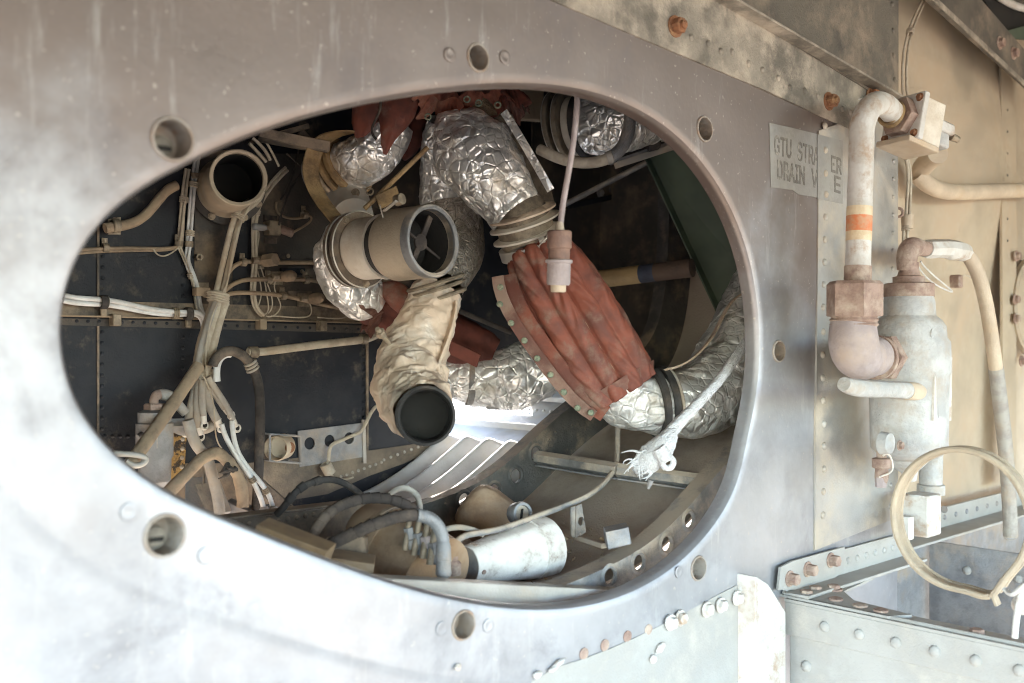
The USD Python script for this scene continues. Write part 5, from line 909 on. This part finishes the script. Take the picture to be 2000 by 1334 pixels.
# inner ledge and timber
LG = Thing('rim_ledge', 'pale metal ledge bar just inside the lower rim', 'bar', N(950, 1110, .96)); LG.part('bar', bar(N(668, 1122, 1.0) - EZ * .03, N(1230, 1152, .957) - EZ * .03, .030, .06), 'pale_alloy')
single('tan_block', bar(N(505, 1040, 1.10), N(640, 1092, 1.04), .05, .03), 'timber', 'tan dusty block behind the rim left of the hoses', 'block')
single('tan_block', bar(N(625, 1092, 1.10), N(730, 1108, 1.06), .06, .02), 'timber', 'tan dusty block under the front ribbed hose', 'block')
single('dark_clamp', lump(cbox(P(672, 1072, 1.36), [.03, 0, .004], [0, .02, 0], [0, 0, .016], .006), .003, .02), 'frame_brown', 'dark clamp block behind the front ribbed hose', 'clamp')
dv, rd = [], np.random.default_rng(2)
for k in range(500):
    s, n = rd.uniform(.75, 1.25), rd.uniform(1.0, 1.34); z = np.interp(s, hsp[:60, 0], hsp[:60, 1]) + .003; r = rd.uniform(.0008, .003)
    o = W(s, n, z); dv.append((o + rd.normal(size=(4, 3)) * r, np.array([[0, 1, 2], [0, 2, 3], [0, 3, 1], [1, 3, 2]])))
single('floor_debris', cat(*dv), 'debris', 'gravelly dust and crumbs on the hull floor', 'debris', kind='stuff', smooth=False)

# ================================================================== right hand pipework in front of the panel
n0 = .80
RPi = Thing('drain_pipe', 'white drain pipe bending over at the top with an orange banded label', 'pipe', N(1678, 500, n0))
pq = [N(1675, 545, n0), N(1679, 400, n0), N(1683, 270, n0), N(1688, 232, n0), N(1704, 206, n0), N(1728, 206, n0 + .01), N(1746, 224, n0 + .02)]
RPi.part('pipe', tube(spline([pq[0], pq[1], pq[2]], 20).tolist() + spline(pq[2:], 60)[1:].tolist(), .0192, 40, 120), 'white_paint')
pc = np.vstack([spline([pq[0], pq[1], pq[2]], 20), spline(pq[2:], 60)[1:]])
pc = spline(pc, 120)
for y0, y1, mt in ((405, 421, 'label_cream'), (421, 452, 'label_orange'), (452, 470, 'label_cream')):
    z0, z1 = N(1679, y1, n0)[2], N(1679, y0, n0)[2]; k0 = int(np.argmin(abs(pc[:40, 2] - z0))); k1 = int(np.argmin(abs(pc[:40, 2] - z1)))
    RPi.part('label_band', lathe([(0, .0185), (0, .0197), (np.linalg.norm(pc[k1] - pc[k0]), .0197), (np.linalg.norm(pc[k1] - pc[k0]), .0185)], pc[k0], pc[k1] - pc[k0], 40, loop=True), mt)
RPi.part('sleeve', tube([N(1676, 520, n0), N(1675, 552, n0)], .0208, 36), 'rust_fitting')
tx = unit([.86, .44, -.22])
RPi.part('end_bead', [torus(pq[-1] - tx * .012, tx, .020, .0035, 36, 8), torus(pq[-1] - tx * .002, tx, .0205, .004, 36, 8)], 'ochre_metal')
VB = Thing('valve_block', 'white square valve block with a brown hex nut and a lever at upper right', 'valve', N(1810, 250, .84))
VB.part('hex_nut', hexa(pq[-1] + tx * .004, tx, .034, .020), 'rust_fitting'); po = pq[-1] + tx * .026
sq1, sq2 = unit(np.cross(tx, EZ)), None; sq2 = np.cross(sq1, tx)
VB.part('flange', cbox(po, sq1 * .041, sq2 * .041, tx * .006), 'white_paint')
for a in (-1, 1):
    for b in (-1, 1): VB.part('flange_bolt', bolt(po + sq1 * .031 * a + sq2 * .031 * b - tx * .006, -tx, .0052), 'rust_bright')
VB.part('body', cbox(po + tx * .032, sq1 * .032, sq2 * .038, tx * .024), 'cream_metal'); VB.part('rust_plate', cbox(po + tx * .058 + EZ * .012, sq1 * .024, sq2 * .024, tx * .003), 'rust_fitting'); VB.part('lower_plate', cbox(po + tx * .016 - sq2 * .044, sq1 * .036, sq2 * .005, tx * .036), 'beige_pipe')
lv = po + tx * .075 - EN * .012
VB.part('lever', cbox(lv + EZ * .010, tx * .026, np.cross(tx, EZ) * .008, EZ * .010, .004), 'white_paint'); VB.part('lever_hub', cbox(lv - EZ * .006 + EN * .01, tx * .022, np.cross(tx, EZ) * .012, EZ * .017, .004), 'cast_grey'); VB.part('post', lathe([(0, .006), (.02, .007), (.026, .004)], lv + EZ * .012 - tx * .012 + EN * .01, EZ, 14), 'white_paint'); VB.part('spindle', lathe([(0, .007), (.018, .006)], lv + tx * .022, tx, 14), 'clamp_metal')
VB.part('spout', tube([N(1832, 300, .90), N(1800, 330, .96), N(1790, 350, .98)], [.02, .02, .012], 24), 'beige_pipe')
cable('tan_pipe', 'tan dusty pipe running right along the bulkhead behind the valve block', [(1792, 342, .965), (1812, 360, .955), (1840, 372, .95), (1900, 375, .945), (2040, 374, .94)], .95, .0172, 'beige_pipe', 'pipe', sides=24, lumpy=.0008)
cable('bulkhead_wire', 'twin thin wires dropping down the bulkhead above the valve block', [(1812, -20), (1795, 20), (1780, 55), (1769, 100), (1766, 150), (1768, 185), (1776, 205)], .95, .0024, 'cable_pale', 'wire', (.42, .97), strands=2, spread=.0038)
cable('bulkhead_wire', 'twin thin wires between the valve block and the lower wire clip', [(1770, 310), (1776, 340), (1775, 380), (1772, 425), (1768, 465), (1775, 495)], .93, .0030, 'cable_pale', 'wire', (.72,), strands=2, spread=.0034)
cable('pale_loop_wire', 'pale green thin wire loop behind the small rusty elbow', [(1790, 515), (1808, 540), (1835, 560), (1860, 570), (1850, 560), (1815, 530), (1798, 510)], .94, .0017, 'wire_white', 'wire')
LC = Thing('wire_clip', 'rusty clip gripping the twin wires above the small rusty elbow', 'clip', N(1766, 425, .93)); LC.part('loop', lathe([(-.014, .007), (-.014, .011), (.012, .012), (.012, .008)], N(1772, 432, .93), EZ, 18, loop=True), 'beige_pipe'); LC.part('hook', torus(N(1755, 415, .93), [0, -1, 0], .008, .003, 20, 6), 'rust_fitting')
LC2 = Thing('wire_clip', 'dusty brown clip holding the pale loop wire on the bulkhead', 'clip', N(1865, 550, .98)); LC2.part('body', lump(cbox(N(1868, 550, .96), ES * .010, EN * .012, EZ * .014, .003), .002, .01), 'rust_fitting'); LC2.part('tail', tube(npts([(1870, 545), (1885, 538), (1900, 545)], .96), .002, 8), 'cable_pale')
# filter / strainer body
n_f = .80; FXO = N(1775, 575, n_f); Rp = lambda px_, x: px_ * (n_f / (CT - (x - 1000) / 2000 * ST)) / 2000
FI = Thing('strainer_body', 'big pale grey cast strainer body with rusty top fittings', 'strainer', FXO); k_ = Rp(1, 1775)
FI.part('body', lathe([(0, 44 * k_), (.012, 48 * k_), (42 * k_, 50 * k_), (50 * k_, 60 * k_), (62 * k_, 68 * k_), (85 * k_, 70 * k_), (92 * k_, 76 * k_), (150 * k_, 78 * k_), (160 * k_, 74 * k_), (300 * k_, 72 * k_), (312 * k_, 62 * k_), (322 * k_, 40 * k_)], FXO, -EZ, 48), 'cast_grey')
FI.part('top_ring', lathe([(-.002, 47 * k_), (22 * k_, 47 * k_), (24 * k_, 44 * k_), (24 * k_, 30 * k_)], FXO - EZ * .002, EZ, 40), 'rust_fitting')
FI.part('reducer', lathe([(22 * k_, 30 * k_), (34 * k_, 30 * k_), (36 * k_, 22 * k_), (48 * k_, 18 * k_), (60 * k_, 19 * k_), (62 * k_, 20 * k_)], FXO, EZ, 28), 'rust_fitting')
FI.part('small_elbow', tube([N(1772, 525, n_f), N(1772, 498, n_f), N(1778, 486, n_f), N(1795, 484, n_f), N(1812, 486, n_f)], [19 * k_, 20 * k_, 21 * k_, 16 * k_, 15 * k_], 20, 30), 'rust_fitting')
FI.part('handle', tube([N(1648, 750, .765), N(1672, 757, .765), N(1720, 760, .765), N(1782, 764, .765)], [.0105, .0135, .0130, .0140], 24, 30), 'cast_grey', label='cast handle bar across the body')
FI.part('handle_cap', tube([N(1770, 763, .765), N(1793, 765, .765)], .0145, 20), 'beige_pipe')
FI.part('name_plate', [pslab([(1826, 698), (1860, 698), (1858, 822), (1824, 822)], .742, .746)], 'white_paint'); FI.part('name_plate_inset', [pslab([(1834, 706), (1850, 706), (1849, 816), (1833, 816)], .7405, .742)], 'grey_alloy')
FI.part('emboss', [cbox(N(1844, y, .7402), ES * .003, EN * .0012, EZ * .0035, .0008) for y in range(718, 812, 13)], 'clamp_metal')
FI.part('lug', [lathe([(0, .010), (.008, .010), (.009, .006)], N(1815, 652, .755), -EN, 14)], 'cast_grey'); FI.part('drain_boss', [lathe([(0, .018), (.014, .016), (.016, .010)], N(1722, 865, .77), -EN, 20)], 'cast_grey'); FI.part('drain_screw', bolt(N(1757, 870, .765), -EN, .006), 'rust_fitting')
FI.part('stem', lathe([(0, .021), (90 * k_, .020), (92 * k_, .024), (112 * k_, .024)], N(1818, 862, n_f + .04), -EZ, 24), 'cast_grey')
EL = Thing('rust_elbow', 'large rusty pipe elbow with hex nuts joining the white drain pipe to the strainer', 'elbow', N(1670, 640, n0 - .02)); ne = n0
EL.part('top_nut', hexa(N(1669, 618, ne), EZ, 50 * k_, 64 * k_), 'rust_fitting'); EL.part('thread', lathe([(0, 40 * k_), (4 * k_, 43 * k_), (8 * k_, 40 * k_), (12 * k_, 43 * k_), (16 * k_, 40 * k_), (20 * k_, 42 * k_)], N(1668, 638, ne), EZ, 32), 'rust_fitting')
EL.part('elbow', tube([N(1667, 632, ne), N(1667, 668, ne), N(1674, 692, ne), N(1692, 698, ne + .003), N(1722, 698, ne + .012)], [40 * k_, 44 * k_, 42 * k_, 38 * k_, 36 * k_], 32, 44), 'mauve_metal')
EL.part('side_collar', lathe([(-.004, 42 * k_), (.004, 42 * k_)], N(1712, 698, ne + .008), ES, 32), 'rust_fitting'); EL.part('side_nut', hexa(N(1718, 698, ne + .010), ES, 46 * k_, 26 * k_), 'rust_fitting'); EL.part('washer', lathe([(0, 46 * k_), (8 * k_, 46 * k_)], N(1746, 698, ne + .02), ES, 32), 'cast_grey')
HS2 = Thing('braided_hose', 'sand coloured hose arching from the small elbow down past the ring clamp', 'hose', N(1880, 490, n_f)); hq2 = [N(x, y, n) for x, y, n in ((1880, 490, .80), (1898, 510, .795), (1918, 560, .79), (1934, 640, .79), (1945, 720, .795), (1955, 800, .80), (1964, 880, .81), (1970, 960, .82), (1974, 1045, .83))]
HS2.part('tube', tube(hq2[:6], .0128, 22, 70), 'beige_pipe'); c2 = spline(hq2[4:], 90); t2 = frames(c2)[0]; HS2.part('braid', [tube(c2, .0136, 22, 90)] + [torus(a, b + .4 * ES, .0133, .0009, 20, 5) for a, b in zip(c2, t2)], 'cable_grey')
HS2.part('ferrule', tube([N(1808, 486, n_f), N(1824, 486, n_f), N(1850, 486, n_f), N(1852, 487, n_f), N(1872, 490, n_f), N(1888, 498, n_f)], [.0155, .0165, .0165, .0185, .0180, .0130], 8, 40), 'white_paint')
BV = Thing('bleed_valve', 'small rusty bleed valve under the strainer with a bent wire', 'valve', N(1722, 905, .80))
BV.part('body', lathe([(-.022, .008), (-.012, .008), (-.010, .015), (.004, .015), (.006, .010), (.020, .011), (.034, .007)], N(1722, 908, .79), -EZ, 16), 'rust_fitting'); BV.part('cap', hexa(N(1720, 932, .79), -EZ, .009, .016), 'mauve_metal'); BV.part('wire', tube(npts([(1725, 890), (1740, 895), (1743, 915), (1735, 925), (1718, 932)], .775), .0016, 8), 'flange_edge')
FU = Thing('drip_funnel', 'shallow grey drip funnel under the strainer', 'funnel', N(1770, 890, .84)); FU.part('cup', lathe([(0, .038), (.003, .040), (.012, .038), (.034, .014), (.05, .010)], N(1772, 884, .82), -EZ + .25 * ES, 32), 'cast_grey')
TP = Thing('white_box', 'white painted square block behind the ring clamp', 'block', N(1800, 1000, .84)); TP.part('box', cbox(N(1798, 1004, .83), ES * .026, EN * .026, EZ * .036, .003), 'white_paint'); TP.part('screw', bolt(N(1844, 995, .83), ES, .005), 'grey_alloy'); TP.part('foot', cbox(N(1764, 1030, .83), ES * .01, EN * .015, EZ * .02), 'white_paint')
# ring clamp
RC = Thing('ring_clamp', 'large empty cream metal ring clamp hanging at lower right', 'clamp', P(1880, 1010, 1.45)); ra = unit([-.62, -.78, .05]); rc = P(1878, 1012, 1.47)
a1 = unit(np.cross(ra, EZ)); a2 = np.cross(a1, ra); ring = []
for u in np.linspace(0, 2 * math.pi, 120):
    g_ = 1 + .13 * math.exp(-(min(u, 2 * math.pi - u) / .22) ** 2); w_ = u - math.pi / 2 - .42; ring.append(rc + .0915 * g_ * math.cos(w_) * a1 + .099 * g_ * math.sin(w_) * a2)
RC.part('band', strap(ring, .034, .004, ra, 160), 'beige_metal'); RC.part('rib', [tube([p + ra * .016 for p in ring[::2]], .0046, 8, 120)], 'beige_metal'); RC.part('rib', [tube([p - ra * .016 for p in ring[::2]], .0046, 8, 120)], 'beige_metal')
RC.part('ear', [bar(ring[0] + a2 * .004, ring[0] - a2 * .014 - a1 * .008, .020, .005, up=a1)], 'beige_metal')
WC = Thing('wire_hook', 'white wire hook hanging from the edge of the outer beam', 'hook', P(1985, 1190, 1.3)); WC.part('hook', tube(pts((1962, 1150, 1.36), (1978, 1160, 1.34), (1990, 1152, 1.33), (2005, 1140, 1.33), (2025, 1150, 1.33)), .0035, 10), 'white_paint'); WC.part('leg', tube(pts((1998, 1148, 1.33), (1988, 1190, 1.33), (1982, 1246, 1.33)), .0042, 10), 'white_paint'); WC.part('pad', lathe([(0, .012), (.01, .012), (.012, .008)], P(1992, 1180, 1.36), [0, -1, 0], 16), 'white_paint')
R3 = Thing('right_edge_ring', 'pale round lip just entering the frame at the right edge', 'ring', N(2015, 900, .85)); R3.part('lip', torus(N(2025, 905, .85), unit(-EN + .3 * ES), .035, .006, 32, 8), 'cast_grey')

# a few more loose thin wires laced over the harness
for q, n_, lb in (([(432, 575), (444, 545), (452, 500), (468, 440), (486, 405), (500, 380)], 1.640, 'thin loose wire following the riser cables'), ([(425, 590), (412, 625), (404, 670), (402, 720), (410, 760)], 1.618, 'thin pale wire lying over the trunk cable'),
                  ([(398, 735), (412, 770), (418, 800), (421, 845), (433, 875)], 1.60, 'thin brown wire end dangling among the cut tails'), ([(300, 487), (318, 500), (338, 492), (350, 482)], 1.684, 'short slack wire under the horizontal wire run'),
                  ([(496, 430), (505, 470), (500, 510), (508, 550), (503, 600)], 1.680, 'second thin wire beside the straight vertical cable'), ([(690, 606), (672, 620), (650, 622), (620, 620)], 1.680, 'thin wire end turning along the rail at right')):
    cable('thin_wire', lb, q, n_, .0013, 'cable_pale', 'wire', sides=6)
GROUPS = {'wire_clip': 'small clips holding wires', 'cable_clip': 'clips on the tan wall cables', 'wall_cable': 'tan cables fanning out from the trunk', 'loop_wire': 'thin looping wires below the plugs', 'cable_tail': 'cut cable tails below the trunk', 'floor_bracket': 'brackets on the floor behind the left rim',
          'pipe_fitting': 'small fittings under the braided hose', 'wall_plug': 'brown plugs on the wall cables', 'bracket_plate': 'bracket plates by the plugs', 'white_wire': 'white wires to the floor beam', 'wire_boot': 'boots of the white wires', 'ribbed_hose': 'dark wrapped hoses on the hull floor', 'hull_rib': 'curved hull ribs',
          'hull_stringer': 'stringers on the hull skin', 'dark_wire': 'dark wires above the switch', 'cable_saddle': 'saddles of the twin white cables', 'thin_wire': 'loose thin wires of the harness', 'tan_block': 'tan blocks behind the rim', 'canister': 'brown canisters on the hull floor', 'wire_bundle': 'wire bundles at far left', 'bulkhead_wire': 'twin wires on the bulkhead', 'overhead_wire': 'tan wires above the pipe stub'}
for p_ in stage.GetPrimAtPath('/World').GetChildren():
    b_ = p_.GetName(); b_ = b_[:-4] if b_[-4:-3] == '_' and b_[-3:].isdigit() else b_
    if b_ in GROUPS: p_.SetCustomDataByKey('group', GROUPS[b_])
